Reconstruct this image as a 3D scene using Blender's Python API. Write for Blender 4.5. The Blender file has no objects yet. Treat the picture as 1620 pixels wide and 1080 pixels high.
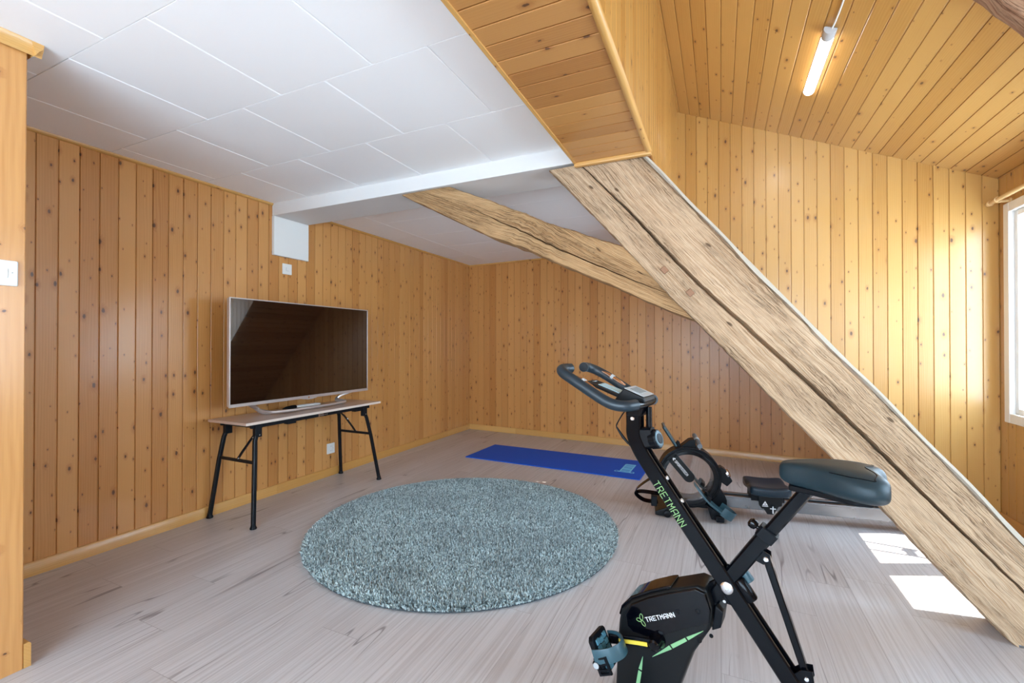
import bpy, bmesh, math, random
import numpy as np
from mathutils import Vector, Matrix, Quaternion
random.seed(7)
S = bpy.context.scene
C = S.collection
PI = math.pi

# ------------------------------------------------------------------ mesh builder
class MB:
    def __init__(s):
        s.v = []; s.f = []; s.uv = []
    def add(s, vs, fs, uvs=None):
        o = len(s.v)
        s.v += [tuple(map(float, p)) for p in vs]
        for k, f in enumerate(fs):
            s.f.append(tuple(i + o for i in f))
            s.uv.append(uvs[k] if uvs else None)
        return s
    def box(s, lo, hi, M=None):
        x0, y0, z0 = lo; x1, y1, z1 = hi
        vs = [Vector(p) for p in ((x0,y0,z0),(x1,y0,z0),(x1,y1,z0),(x0,y1,z0),(x0,y0,z1),(x1,y0,z1),(x1,y1,z1),(x0,y1,z1))]
        if M: vs = [M @ p for p in vs]
        return s.add(vs, [(3,2,1,0),(4,5,6,7),(0,1,5,4),(1,2,6,5),(2,3,7,6),(3,0,4,7)])
    def bar(s, p0, p1, w, h, side=(0,1,0), w1=None, h1=None):
        # rectangular bar from p0 to p1; w along the 'side' direction, h across it
        p0 = Vector(p0); p1 = Vector(p1); d = (p1-p0).normalized(); a = Vector(side)
        a = (a - d*a.dot(d)).normalized(); b = d.cross(a)
        w1 = w if w1 is None else w1; h1 = h if h1 is None else h1
        vs = [p0 + a*i*w/2 + b*j*h/2 for i, j in ((-1,-1),(1,-1),(1,1),(-1,1))] + [p1 + a*i*w1/2 + b*j*h1/2 for i, j in ((-1,-1),(1,-1),(1,1),(-1,1))]
        return s.add(vs, [(3,2,1,0),(4,5,6,7),(0,1,5,4),(1,2,6,5),(2,3,7,6),(3,0,4,7)])
    def sweep(s, path, prof, side=(0,1,0), closed=False, scale=None):
        # prof: list of (along side, across) offsets swept along the path
        P = [Vector(p) for p in path]; n = len(P); m = len(prof); a0 = Vector(side); vs = []
        for i, p in enumerate(P):
            if closed: d = (P[(i+1) % n] - P[i-1]).normalized()
            else: d = (P[min(i+1, n-1)] - P[max(i-1, 0)]).normalized()
            a = a0 - d*a0.dot(d)
            if a.length < 1e-4: a = Vector((0.3,0.5,0.8)); a = a - d*a.dot(d)
            a.normalize(); b = d.cross(a); k = scale[i] if scale else 1
            vs += [p + a*u*k + b*w*k for u, w in prof]
        fs = []
        for i in range(n if closed else n-1):
            j = (i+1) % n
            for q in range(m):
                r = (q+1) % m
                fs.append((i*m+q, i*m+r, j*m+r, j*m+q))
        if not closed:
            fs.append(tuple(range(m-1, -1, -1))); fs.append(tuple((n-1)*m+q for q in range(m)))
        return s.add(vs, fs)
    def tube(s, path, r, n=12, closed=False, scale=None):
        # parallel transported round tube
        P = [Vector(p) for p in path]; N = len(P); vs = []
        d0 = (P[1]-P[0]).normalized(); a = d0.orthogonal().normalized()
        for i, p in enumerate(P):
            d = (P[min(i+1, N-1)] - P[max(i-1, 0)]).normalized() if not closed else (P[(i+1) % N]-P[i-1]).normalized()
            a = (a - d*a.dot(d)).normalized(); b = d.cross(a); k = r*(scale[i] if scale else 1)
            vs += [p + (a*math.cos(2*PI*q/n) + b*math.sin(2*PI*q/n))*k for q in range(n)]
        fs = []
        for i in range(N if closed else N-1):
            j = (i+1) % N
            for q in range(n):
                w = (q+1) % n; fs.append((i*n+q, i*n+w, j*n+w, j*n+q))
        if not closed:
            fs.append(tuple(range(n-1, -1, -1))); fs.append(tuple((N-1)*n+q for q in range(n)))
        return s.add(vs, fs)
    def cyl(s, p0, p1, r, n=24, r1=None):
        return s.tube([p0, p1], r, n, scale=[1, (r1/r if r1 is not None else 1)])
    def lathe(s, p, axis, prof, n=32):
        # prof: (distance along axis, radius)
        p = Vector(p); d = Vector(axis).normalized(); a = d.orthogonal().normalized(); b = d.cross(a); vs = []
        for h, r in prof:
            vs += [p + d*h + (a*math.cos(2*PI*q/n) + b*math.sin(2*PI*q/n))*max(r, 1e-4) for q in range(n)]
        fs = []
        for i in range(len(prof)-1):
            for q in range(n):
                w = (q+1) % n; fs.append((i*n+q, i*n+w, (i+1)*n+w, (i+1)*n+q))
        fs.append(tuple(range(n-1, -1, -1))); fs.append(tuple((len(prof)-1)*n+q for q in range(n)))
        return s.add(vs, fs)
    def prism(s, poly, t0, t1, fn=lambda a, b, t: (a, t, b)):
        # flat polygon with a thickness; fn turns (a, b, t) into x y z
        n = len(poly); vs = [fn(a, b, t0) for a, b in poly] + [fn(a, b, t1) for a, b in poly]
        fs = [tuple(range(n)), tuple(range(2*n-1, n-1, -1))]
        for i in range(n):
            j = (i+1) % n; fs.append((j, i, n+i, n+j))
        return s.add(vs, fs)
    def loft(s, rings, cap=True):
        m = len(rings[0]); vs = [p for r in rings for p in r]; fs = []
        for i in range(len(rings)-1):
            for q in range(m):
                w = (q+1) % m; fs.append((i*m+q, i*m+w, (i+1)*m+w, (i+1)*m+q))
        if cap:
            fs.append(tuple(range(m-1, -1, -1))); fs.append(tuple((len(rings)-1)*m+q for q in range(m)))
        return s.add(vs, fs)

def build(name, mb, mat, parent=None, smooth=40, bevel=0, seg=2, subsurf=0, recalc=True):
    me = bpy.data.meshes.new(name)
    me.from_pydata(mb.v, [], mb.f)
    if any(u is not None for u in mb.uv):
        lay = me.uv_layers.new(name='UVMap'); k = 0
        for f, u in zip(mb.f, mb.uv):
            for q in range(len(f)):
                lay.data[k].uv = u[q] if u else (0.5, 0.5); k += 1
    if recalc:
        bm = bmesh.new(); bm.from_mesh(me); bmesh.ops.recalc_face_normals(bm, faces=bm.faces); bm.to_mesh(me); bm.free()
    if smooth:
        me.polygons.foreach_set('use_smooth', [True]*len(me.polygons)); me.set_sharp_from_angle(angle=math.radians(smooth))
    me.materials.append(mat); me.update()
    o = bpy.data.objects.new(name, me); C.objects.link(o)
    if parent: o.parent = parent
    if bevel:
        m = o.modifiers.new('bevel', 'BEVEL'); m.width = bevel; m.segments = seg; m.limit_method = 'ANGLE'; m.angle_limit = math.radians(35)
        m.harden_normals = bool(smooth)
    if subsurf:
        m = o.modifiers.new('subsurf', 'SUBSURF'); m.levels = m.render_levels = subsurf
    return o
def thing(name, label, cat, loc=(0,0,0), rz=0, group=None):
    o = bpy.data.objects.new(name, None); C.objects.link(o); o.location = loc; o.rotation_euler = (0,0,rz)
    o.empty_display_size = 0.1
    return tag(o, label, cat, group)
def tag(o, label, cat, group=None):
    o['label'] = label; o['category'] = cat
    if group: o['group'] = group
    return o
def struct(name, mb, mat, **k):
    o = build(name, mb, mat, **k); o['kind'] = 'structure'; return o
def catmull(pts, n=8):
    P = [Vector(p) for p in pts]; out = []
    for i in range(len(P)-1):
        a = P[max(i-1,0)]; b = P[i]; c = P[i+1]; d = P[min(i+2, len(P)-1)]
        for k in range(n):
            t = k/n
            out.append(0.5*((2*b) + (c-a)*t + (2*a-5*b+4*c-d)*t*t + (3*b-a-3*c+d)*t*t*t))
    out.append(P[-1]); return out
GLYPH = {'T': [[(0,1),(1,1)],[(.5,1),(.5,0)]], 'R': [[(0,0),(0,1),(.85,1),(1,.85),(1,.6),(.85,.45),(0,.45)],[(.5,.45),(1,0)]], 'E': [[(1,1),(0,1),(0,0),(1,0)],[(0,.5),(.85,.5)]],
  'M': [[(0,0),(0,1),(.5,.45),(1,1),(1,0)]], 'A': [[(0,0),(0,.75),(.25,1),(1,1),(1,0)],[(0,.4),(1,.4)]], 'N': [[(0,0),(0,1),(1,0),(1,1)]], 'S': [[(1,1),(.15,1),(0,.85),(0,.6),(.15,.5),(.85,.5),(1,.4),(1,.15),(.85,0),(0,0)]],
  'P': [[(0,0),(0,1),(.85,1),(1,.85),(1,.6),(.85,.45),(0,.45)]], 'O': [[(.15,0),(0,.15),(0,.85),(.15,1),(.85,1),(1,.85),(1,.15),(.85,0),(.15,0)]], 'C': [[(1,1),(.15,1),(0,.85),(0,.15),(.15,0),(1,0)]], 'H': [[(0,0),(0,1)],[(1,0),(1,1)],[(0,.5),(1,.5)]]}
def lettering(name, body, h, length, mat, parent, origin, right, up, stroke=0.13, wide=0.66, thick=0.0006):
    """wide stroke lettering centred on origin; every stroke is a thin raised bar"""
    r = Vector(right).normalized(); u = Vector(up); u = (u - r*u.dot(r)).normalized(); n = r.cross(u); o = Vector(origin)
    adv = length/len(body); gw = adv*wide; mb = MB(); sw = h*stroke
    for i, ch in enumerate(body):
        x0 = -length/2 + adv*i + (adv-gw)/2
        for line in GLYPH[ch]:
            pts = [o + r*(x0+a*gw) + u*((b-0.5)*h) for a, b in line]
            for p, q in zip(pts, pts[1:]):
                d = (q-p).normalized(); mb.bar(p - d*sw*0.45 + n*thick*0.5, q + d*sw*0.45 + n*thick*0.5, sw, thick, side=d.cross(n))
    return build(name, mb, mat, parent, smooth=0)

# ------------------------------------------------------------------ materials
class NT:
    def __init__(s, name):
        s.m = bpy.data.materials.new(name); s.m.use_nodes = True; s.t = s.m.node_tree; s.b = s.t.nodes['Principled BSDF']
    def n(s, typ, **kw):
        x = s.t.nodes.new(typ)
        for k, v in kw.items():
            if k.startswith('i_'):
                x.inputs[int(k[2:]) if k[2:].isdigit() else k[2:]].default_value = v
            else: setattr(x, k, v)
        return x
    def l(s, a, b): s.t.links.new(a, b)
    def val(s, v, sock):
        if hasattr(v, 'links'): s.l(v, sock)
        else: sock.default_value = v
    def math(s, op, a, b=0.0, c=0.0, clamp=False):
        x = s.n('ShaderNodeMath', operation=op); x.use_clamp = clamp
        for k, v in enumerate((a, b, c)): s.val(v, x.inputs[k])
        return x.outputs[0]
    def ss(s, v, lo, hi, a=0.0, b=1.0):
        x = s.n('ShaderNodeMapRange', interpolation_type='SMOOTHSTEP'); s.val(v, x.inputs[0])
        for k, q in ((1,lo),(2,hi),(3,a),(4,b)): s.val(q, x.inputs[k])
        return x.outputs[0]
    def mix(s, f, a, b, blend='MIX'):
        x = s.n('ShaderNodeMix', data_type='RGBA', blend_type=blend); s.val(f, x.inputs[0])
        for k, c in ((6,a),(7,b)):
            if hasattr(c, 'links'): s.l(c, x.inputs[k])
            else: x.inputs[k].default_value = (*c, 1)
        return x.outputs[2]
    def comb(s, x, y, z=0.0):
        c = s.n('ShaderNodeCombineXYZ')
        for k, v in enumerate((x, y, z)): s.val(v, c.inputs[k])
        return c.outputs[0]
    def noise(s, vec, scale=1.0, detail=3.0, rough=0.5, dist=0.0):
        x = s.n('ShaderNodeTexNoise'); s.l(vec, x.inputs['Vector']); x.inputs['Scale'].default_value = scale
        x.inputs['Detail'].default_value = detail; x.inputs['Roughness'].default_value = rough; x.inputs['Distortion'].default_value = dist
        return x.outputs[0]
    def bump(s, h, strength=0.3, dist=0.002):
        x = s.n('ShaderNodeBump'); x.inputs['Strength'].default_value = strength; x.inputs['Distance'].default_value = dist
        s.l(h, x.inputs['Height']); s.l(x.outputs[0], s.b.inputs['Normal'])

def plain(name, col, rough=0.5, metal=0.0, spec=0.5, coat=0.0, bump=0, bscale=300, emit=None):
    t = NT(name); b = t.b
    b.inputs['Base Color'].default_value = (*col, 1); b.inputs['Roughness'].default_value = rough; b.inputs['Metallic'].default_value = metal
    b.inputs['Specular IOR Level'].default_value = spec; b.inputs['Coat Weight'].default_value = coat; b.inputs['Coat Roughness'].default_value = 0.08
    tc = t.n('ShaderNodeTexCoord')
    nz = t.noise(tc.outputs['Object'], bscale if bump else 25, 2)
    if bump: t.bump(nz, bump, 0.001)
    # faint unevenness of the gloss
    t.l(t.ss(nz, 0.2, 0.8, max(0.02, rough*0.9), min(1, rough*1.1)), b.inputs['Roughness'])
    if emit:
        b.inputs['Emission Color'].default_value = (*emit[0], 1); b.inputs['Emission Strength'].default_value = emit[1]
    return t.m

def pine(name, light, dark, seed=0.0, mode='uv', pitch=0.09, knots=0.55, rough=0.42, coat=0.75):
    """Varnished knotty pine. mode 'uv': u = board number + position across, v = metres along; 'x','y','z': grain runs along that object axis."""
    t = NT(name); b = t.b; tc = t.n('ShaderNodeTexCoord'); sep = t.n('ShaderNodeSeparateXYZ')
    if mode == 'uv':
        t.l(tc.outputs['UV'], sep.inputs[0]); u, v = sep.outputs[0], sep.outputs[1]
        bid = t.math('FLOOR', u); x = t.math('MULTIPLY', t.math('FRACT', u), pitch)
    else:
        t.l(tc.outputs['Object'], sep.inputs[0]); k = 'xyz'.index(mode)
        v = sep.outputs[k]; x = t.math('ADD', sep.outputs[(k+1) % 3], sep.outputs[(k+2) % 3]); bid = t.math('FLOOR', t.math('MULTIPLY', v, 0.4))
    wn = t.n('ShaderNodeTexWhiteNoise', noise_dimensions='1D'); t.l(t.math('ADD', bid, seed), wn.inputs['W']); r = wn.outputs['Value']
    rs = t.n('ShaderNodeSeparateColor'); t.l(wn.outputs['Color'], rs.inputs[0])
    y = t.math('ADD', v, t.math('MULTIPLY', r, 53.0)); xo = t.math('ADD', x, t.math('MULTIPLY', rs.outputs[1], 11.0))
    # knots
    kv = t.comb(t.math('MULTIPLY', xo, 15.0), t.math('MULTIPLY', y, 7.5)); vo = t.n('ShaderNodeTexVoronoi', voronoi_dimensions='2D'); t.l(kv, vo.inputs['Vector']); vo.inputs['Scale'].default_value = 1.0
    ks = t.n('ShaderNodeSeparateColor'); t.l(vo.outputs['Color'], ks.inputs[0])
    kd = t.math('ADD', vo.outputs['Distance'], t.math('MULTIPLY', t.math('SUBTRACT', t.noise(t.comb(t.math('MULTIPLY', xo, 150.0), t.math('MULTIPLY', y, 150.0)), 1.0, 2), 0.5), 0.10))
    on = t.math('GREATER_THAN', ks.outputs[0], 1.0-knots)
    rad = t.math('ADD', t.math('MULTIPLY', t.math('POWER', ks.outputs[1], 2.5), 0.10), 0.030)
    core = t.math('MULTIPLY', t.ss(kd, t.math('MULTIPLY', rad, 0.55), t.math('MULTIPLY', rad, 1.15), 1.0, 0.0), on)
    halo = t.math('MULTIPLY', t.ss(kd, rad, t.math('MULTIPLY', rad, 3.2), 1.0, 0.0), on)
    # grain: fine streaks plus wide cathedral figure that bends round the knots
    fine = t.noise(t.comb(t.math('MULTIPLY', xo, 260.0), t.math('MULTIPLY', y, 3.0), t.math('MULTIPLY', r, 9.0)), 1.0, 3, 0.6)
    warp = t.noise(t.comb(t.math('MULTIPLY', xo, 10.0), t.math('MULTIPLY', y, 1.1), r), 1.0, 2)
    ph = t.math('ADD', t.math('MULTIPLY', warp, 26.0), t.math('MULTIPLY', xo, 520.0)); ph = t.math('ADD', ph, t.math('MULTIPLY', halo, 9.0))
    ring = t.math('ADD', t.math('MULTIPLY', t.math('SINE', ph), 0.5), 0.5)
    g = t.math('ADD', t.math('MULTIPLY', ring, 0.13), t.math('MULTIPLY', fine, 0.50))
    g = t.math('ADD', g, t.math('MULTIPLY', t.math('SUBTRACT', rs.outputs[0], 0.5), 0.55))
    col = t.mix(t.ss(g, 0.05, 0.85), light, dark)
    col = t.mix(t.math('MULTIPLY', halo, 0.40), col, tuple(c*k for c, k in zip(dark, (0.72, 0.5, 0.35))))
    col = t.mix(t.math('MULTIPLY', core, 0.85), col, (0.055, 0.020, 0.008))
    t.l(col, b.inputs['Base Color'])
    b.inputs['Roughness'].default_value = rough; b.inputs['Specular IOR Level'].default_value = 0.45
    b.inputs['Coat Weight'].default_value = coat; b.inputs['Coat Roughness'].default_value = 0.22
    t.bump(fine, 0.06, 0.001)
    return t.m

def old_timber(name, light, mid, dark, seed=0.0):
    t = NT(name); b = t.b; tc = t.n('ShaderNodeTexCoord'); sep = t.n('ShaderNodeSeparateXYZ'); t.l(tc.outputs['UV'], sep.inputs[0])
    x, y = t.math('ADD', sep.outputs[0], seed), sep.outputs[1]
    w = t.noise(t.comb(t.math('MULTIPLY', x, 7.0), t.math('MULTIPLY', y, 1.6)), 1.0, 3)
    big = t.noise(t.comb(t.math('MULTIPLY', x, 4.0), t.math('MULTIPLY', y, 1.3), 3.0), 1.0, 3)
    xs = t.math('ADD', t.math('MULTIPLY', x, 190.0), t.math('MULTIPLY', w, 9.0))
    str_ = t.noise(t.comb(xs, t.math('MULTIPLY', y, 1.8), 1.0), 1.0, 5, 0.72)
    fin = t.noise(t.comb(t.math('MULTIPLY', xs, 3.0), t.math('MULTIPLY', y, 9.0), 5.0), 1.0, 3, 0.6)
    crk = t.noise(t.comb(t.math('MULTIPLY', xs, 0.42), t.math('MULTIPLY', y, 3.0), 8.0), 1.0, 4, 0.65, 0.5)
    c1 = t.math('MULTIPLY', t.ss(t.math('ABSOLUTE', t.math('SUBTRACT', crk, 0.5)), 0.006, 0.030, 1.0, 0.0), t.ss(big, 0.40, 0.56))
    # knots and worm holes
    vo = t.n('ShaderNodeTexVoronoi', voronoi_dimensions='2D'); t.l(t.comb(t.math('MULTIPLY', x, 6.0), t.math('MULTIPLY', y, 3.5)), vo.inputs['Vector']); vo.inputs['Scale'].default_value = 1.0
    ks = t.n('ShaderNodeSeparateColor'); t.l(vo.outputs['Color'], ks.inputs[0])
    kn = t.math('MULTIPLY', t.ss(vo.outputs['Distance'], 0.03, 0.075, 1.0, 0.0), t.math('GREATER_THAN', ks.outputs[0], 0.80))
    col = t.mix(t.ss(str_, 0.34, 0.62), mid, light)
    col = t.mix(t.math('MULTIPLY', t.ss(big, 0.35, 0.7), 0.35), col, tuple(a*0.72 for a in mid))
    col = t.mix(t.math('MULTIPLY', t.ss(fin, 0.53, 0.64), 0.72), col, dark)
    col = t.mix(t.math('MULTIPLY', c1, 0.75), col, dark)
    col = t.mix(t.math('MULTIPLY', kn, 0.8), col, tuple(a*0.6 for a in dark))
    t.l(col, b.inputs['Base Color']); b.inputs['Roughness'].default_value = 0.75; b.inputs['Specular IOR Level'].default_value = 0.25
    h = t.math('SUBTRACT', t.math('ADD', str_, t.math('MULTIPLY', fin, 0.4)), t.math('ADD', c1, kn)); t.bump(h, 0.55, 0.004)
    return t.m

def floor_mat():
    t = NT('grey washed oak laminate'); b = t.b; tc = t.n('ShaderNodeTexCoord'); sep = t.n('ShaderNodeSeparateXYZ'); t.l(tc.outputs['Object'], sep.inputs[0])
    X, Y = sep.outputs[0], sep.outputs[1]; W, L = 0.192, 1.285
    row = t.math('FLOOR', t.math('DIVIDE', X, W)); wr = t.n('ShaderNodeTexWhiteNoise', noise_dimensions='1D'); t.l(row, wr.inputs['W'])
    yy = t.math('ADD', Y, t.math('MULTIPLY', wr.outputs['Value'], L)); pl = t.math('FLOOR', t.math('DIVIDE', yy, L))
    wn = t.n('ShaderNodeTexWhiteNoise', noise_dimensions='2D'); t.l(t.comb(row, pl), wn.inputs['Vector']); rs = t.n('ShaderNodeSeparateColor'); t.l(wn.outputs['Color'], rs.inputs[0])
    fx = t.math('FRACT', t.math('DIVIDE', X, W)); fy = t.math('FRACT', t.math('DIVIDE', yy, L))
    ex = t.math('MULTIPLY', t.math('SUBTRACT', 0.5, t.math('ABSOLUTE', t.math('SUBTRACT', fx, 0.5))), W); ey = t.math('MULTIPLY', t.math('SUBTRACT', 0.5, t.math('ABSOLUTE', t.math('SUBTRACT', fy, 0.5))), L)
    joint = t.ss(t.math('MINIMUM', ex, ey), 0.0004, 0.0018, 1.0, 0.0)
    ox = t.math('ADD', X, t.math('MULTIPLY', rs.outputs[0], 17.0)); oy = t.math('ADD', Y, t.math('MULTIPLY', rs.outputs[1], 29.0))
    warp = t.noise(t.comb(t.math('MULTIPLY', ox, 6.0), t.math('MULTIPLY', oy, 0.9)), 1.0, 2)
    wx = t.math('ADD', t.math('MULTIPLY', ox, 95.0), t.math('MULTIPLY', warp, 5.0))
    st = t.noise(t.comb(wx, t.math('MULTIPLY', oy, 1.1)), 1.0, 5, 0.62)
    fin = t.noise(t.comb(t.math('MULTIPLY', ox, 420.0), t.math('MULTIPLY', oy, 14.0)), 1.0, 2)
    cr = t.noise(t.comb(t.math('MULTIPLY', ox, 10.0), t.math('MULTIPLY', oy, 0.70), 4.0), 1.0, 1, 0.5, 0.0)
    msk = t.noise(t.comb(t.math('MULTIPLY', ox, 3.5), t.math('MULTIPLY', oy, 1.5), 9.0), 1.0, 2)
    crack = t.math('MULTIPLY', t.ss(t.math('ABSOLUTE', t.math('SUBTRACT', cr, 0.5)), 0.001, 0.011, 1.0, 0.0), t.ss(msk, 0.49, 0.62))
    col = t.mix(t.ss(st, 0.32, 0.62), (0.445, 0.413, 0.408), (0.580, 0.558, 0.560))
    col = t.mix(t.math('MULTIPLY', rs.outputs[2], 0.38), col, (0.37, 0.335, 0.325))
    col = t.mix(t.math('MULTIPLY', t.ss(fin, 0.55, 0.75), 0.20), col, (0.30, 0.25, 0.235))
    col = t.mix(t.math('MULTIPLY', crack, 0.70), col, (0.12, 0.095, 0.10))
    col = t.mix(t.math('MULTIPLY', joint, 0.45), col, (0.13, 0.10, 0.09))
    t.l(col, b.inputs['Base Color']); b.inputs['Roughness'].default_value = 0.34; b.inputs['Specular IOR Level'].default_value = 0.6
    t.bump(t.math('SUBTRACT', t.math('MULTIPLY', st, 0.3), t.math('ADD', joint, crack)), 0.12, 0.001)
    return t.m

def pane_mat(name, tint=(1,1,1), gloss=0.05):
    """thin clear sheet: lets light straight through and mirrors a little"""
    t = NT(name); t.t.nodes.remove(t.b); out = [n for n in t.t.nodes if n.type == 'OUTPUT_MATERIAL'][0]
    tr = t.n('ShaderNodeBsdfTransparent'); tr.inputs[0].default_value = (*tint, 1)
    gl = t.n('ShaderNodeBsdfGlossy'); gl.inputs['Roughness'].default_value = 0.02
    lw = t.n('ShaderNodeLayerWeight'); lw.inputs[0].default_value = 0.5
    fr = t.math('ADD', t.math('MULTIPLY', t.math('POWER', lw.outputs['Facing'], 5.0), 0.6), gloss, clamp=True)
    mx = t.n('ShaderNodeMixShader'); t.l(fr, mx.inputs[0]); t.l(tr.outputs[0], mx.inputs[1]); t.l(gl.outputs[0], mx.inputs[2]); t.l(mx.outputs[0], out.inputs[0])
    return t.m

PL, PD = (0.63, 0.315, 0.095), (0.45, 0.180, 0.037)
M_wall = pine('varnished pine boards', PL, PD, 0.0, pitch=0.09, knots=0.68)
M_back = pine('varnished pine boards back', (0.60, 0.285, 0.083), (0.43, 0.162, 0.033), 40.0, pitch=0.096, coat=0.3, knots=0.68)
M_dorm = pine('varnished pine boards dormer', (0.57, 0.315, 0.085), (0.43, 0.200, 0.036), 90.0, pitch=0.0865)
M_ceil_pine = pine('varnished pine ceiling boards', (0.57, 0.315, 0.088), (0.44, 0.205, 0.040), 140.0, pitch=0.0885, knots=0.30)
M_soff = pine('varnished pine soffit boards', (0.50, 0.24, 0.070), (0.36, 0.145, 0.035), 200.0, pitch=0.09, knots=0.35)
M_trim_x = pine('pine trim x', (0.66, 0.37, 0.11), (0.52, 0.26, 0.06), 3.0, mode='x', knots=0.12)
M_trim_y = pine('pine trim y', (0.66, 0.37, 0.11), (0.52, 0.26, 0.06), 5.0, mode='y', knots=0.12)
M_beam = old_timber('weathered hewn timber', (0.62, 0.46, 0.305), (0.40, 0.245, 0.130), (0.085, 0.042, 0.020))
M_brace = old_timber('weathered hewn timber brace', (0.56, 0.365, 0.185), (0.34, 0.175, 0.068), (0.07, 0.032, 0.014), 3.7)
M_rafter = old_timber('brown old timber', (0.42, 0.27, 0.17), (0.30, 0.15, 0.085), (0.09, 0.04, 0.02), 8.1)
M_floor = floor_mat()
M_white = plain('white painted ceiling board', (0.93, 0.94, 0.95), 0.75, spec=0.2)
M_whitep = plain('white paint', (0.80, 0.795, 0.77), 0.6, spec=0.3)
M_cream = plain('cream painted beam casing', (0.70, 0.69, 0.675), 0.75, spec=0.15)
M_pale_edge = plain('old whitewash', (0.50, 0.45, 0.37), 0.85, spec=0.2, bump=0.4, bscale=120)
M_frame = plain('white window frame', (0.82, 0.82, 0.80), 0.35)
M_plast = plain('white plastic', (0.80, 0.82, 0.80), 0.35)
M_plastd = plain('grey plastic line', (0.30, 0.31, 0.31), 0.5)
M_glass = pane_mat('window glass')
M_black = plain('black lacquered steel', (0.0015, 0.002, 0.0035), 0.20, spec=0.16, coat=0.04)
M_blackm = plain('black matt plastic', (0.003, 0.004, 0.006), 0.40, spec=0.18)
M_char = plain('charcoal plastic', (0.005, 0.006, 0.007), 0.36, spec=0.25)
M_gloss = plain('piano black plastic', (0.0012, 0.0015, 0.003), 0.07, spec=0.28, coat=0.05)
M_foam = plain('dark foam grip', (0.009, 0.021, 0.031), 0.36, spec=0.5, bump=0.25, bscale=900)
M_vinyl = plain('slate saddle vinyl', (0.013, 0.029, 0.038), 0.42, spec=0.3, bump=0.2, bscale=700)
M_vinyl2 = plain('dark rowing seat vinyl', (0.008, 0.020, 0.032), 0.36, spec=0.35, bump=0.15, bscale=600)
M_chrome = plain('bright steel', (0.75, 0.76, 0.78), 0.22, metal=1.0)
M_alu = plain('anodised aluminium', (0.22, 0.23, 0.245), 0.30, metal=0.9)
M_silver = plain('silver plastic', (0.62, 0.58, 0.57), 0.32, metal=0.6)
M_lgrey = plain('light grey plastic', (0.42, 0.46, 0.48), 0.4)
M_teal = plain('blue grey rubber', (0.028, 0.078, 0.102), 0.36)
M_tread = plain('blue grey tread rubber', (0.065, 0.19, 0.25), 0.45)
M_grip2 = plain('grey handle rubber', (0.13, 0.15, 0.165), 0.5)
M_green = plain('light green print', (0.22, 0.46, 0.22), 0.5)
M_greenl = plain('green outline print', (0.22, 0.40, 0.15), 0.5)
M_wprint = plain('white print', (0.75, 0.76, 0.78), 0.5)
M_yellow = plain('yellow sticker', (0.72, 0.55, 0.05), 0.5)
M_lcd = plain('console window', (0.44, 0.66, 0.72), 0.15)
M_lcd2 = plain('grey display glass', (0.30, 0.36, 0.38), 0.15)
M_copper = plain('pulse sensor metal', (0.60, 0.42, 0.33), 0.2, metal=1.0)
M_screen = plain('dark television glass', (0.006, 0.0040, 0.0032), 0.02, spec=1.0, coat=1.0)
M_tabletop = pine('pale table laminate', (0.60, 0.46, 0.38), (0.48, 0.34, 0.27), 8.0, mode='y', knots=0.0, rough=0.45)
M_tabedge = plain('pale table edge band', (0.72, 0.61, 0.53), 0.5)
M_tblack = plain('black powder coated steel', (0.004, 0.006, 0.009), 0.40, spec=0.25)
M_mat = plain('blue exercise mat foam', (0.003, 0.085, 0.54), 0.60, spec=0.2, bump=0.2, bscale=500)
M_matp = plain('pale blue mat print', (0.20, 0.62, 0.85), 0.6)
M_rod = pine('pale wood rod', (0.72, 0.50, 0.24), (0.62, 0.38, 0.15), 2.0, mode='y', knots=0.0)
M_drum = pane_mat('clear water drum', (0.93, 0.90, 0.88), 0.03)
M_tube = plain('lit diffuser', (0.9, 0.9, 0.9), 0.5, emit=((1.0, 0.98, 0.96), 3.2))
M_lampg = plain('grey lamp end cap', (0.50, 0.51, 0.52), 0.5)

# ------------------------------------------------------------------ room shell
XL, XR, XD = -3.25, 1.72, -0.335       # left wall, window wall, left face of the dormer
H = 2.325                              # flat ceiling
YC = 4.155                             # cheek wall of the dormer
YT = 2.47                              # roof truss plane (front)
YN = -2.2                              # wall behind the camera
YP, XP = 0.763, -2.345                 # corner of the wall that steps forward at the left
SOF = 2.215                            # wood soffit
zd = lambda x: 3.22 - 0.438*(x - XD)   # sloping dormer ceiling
zr = lambda x: 2.87 - 1.174*(x + 1.03) # main roof slope
def yb(x): return 5.585 - 0.068*(x - XL)   # back wall is slightly out of square

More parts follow.
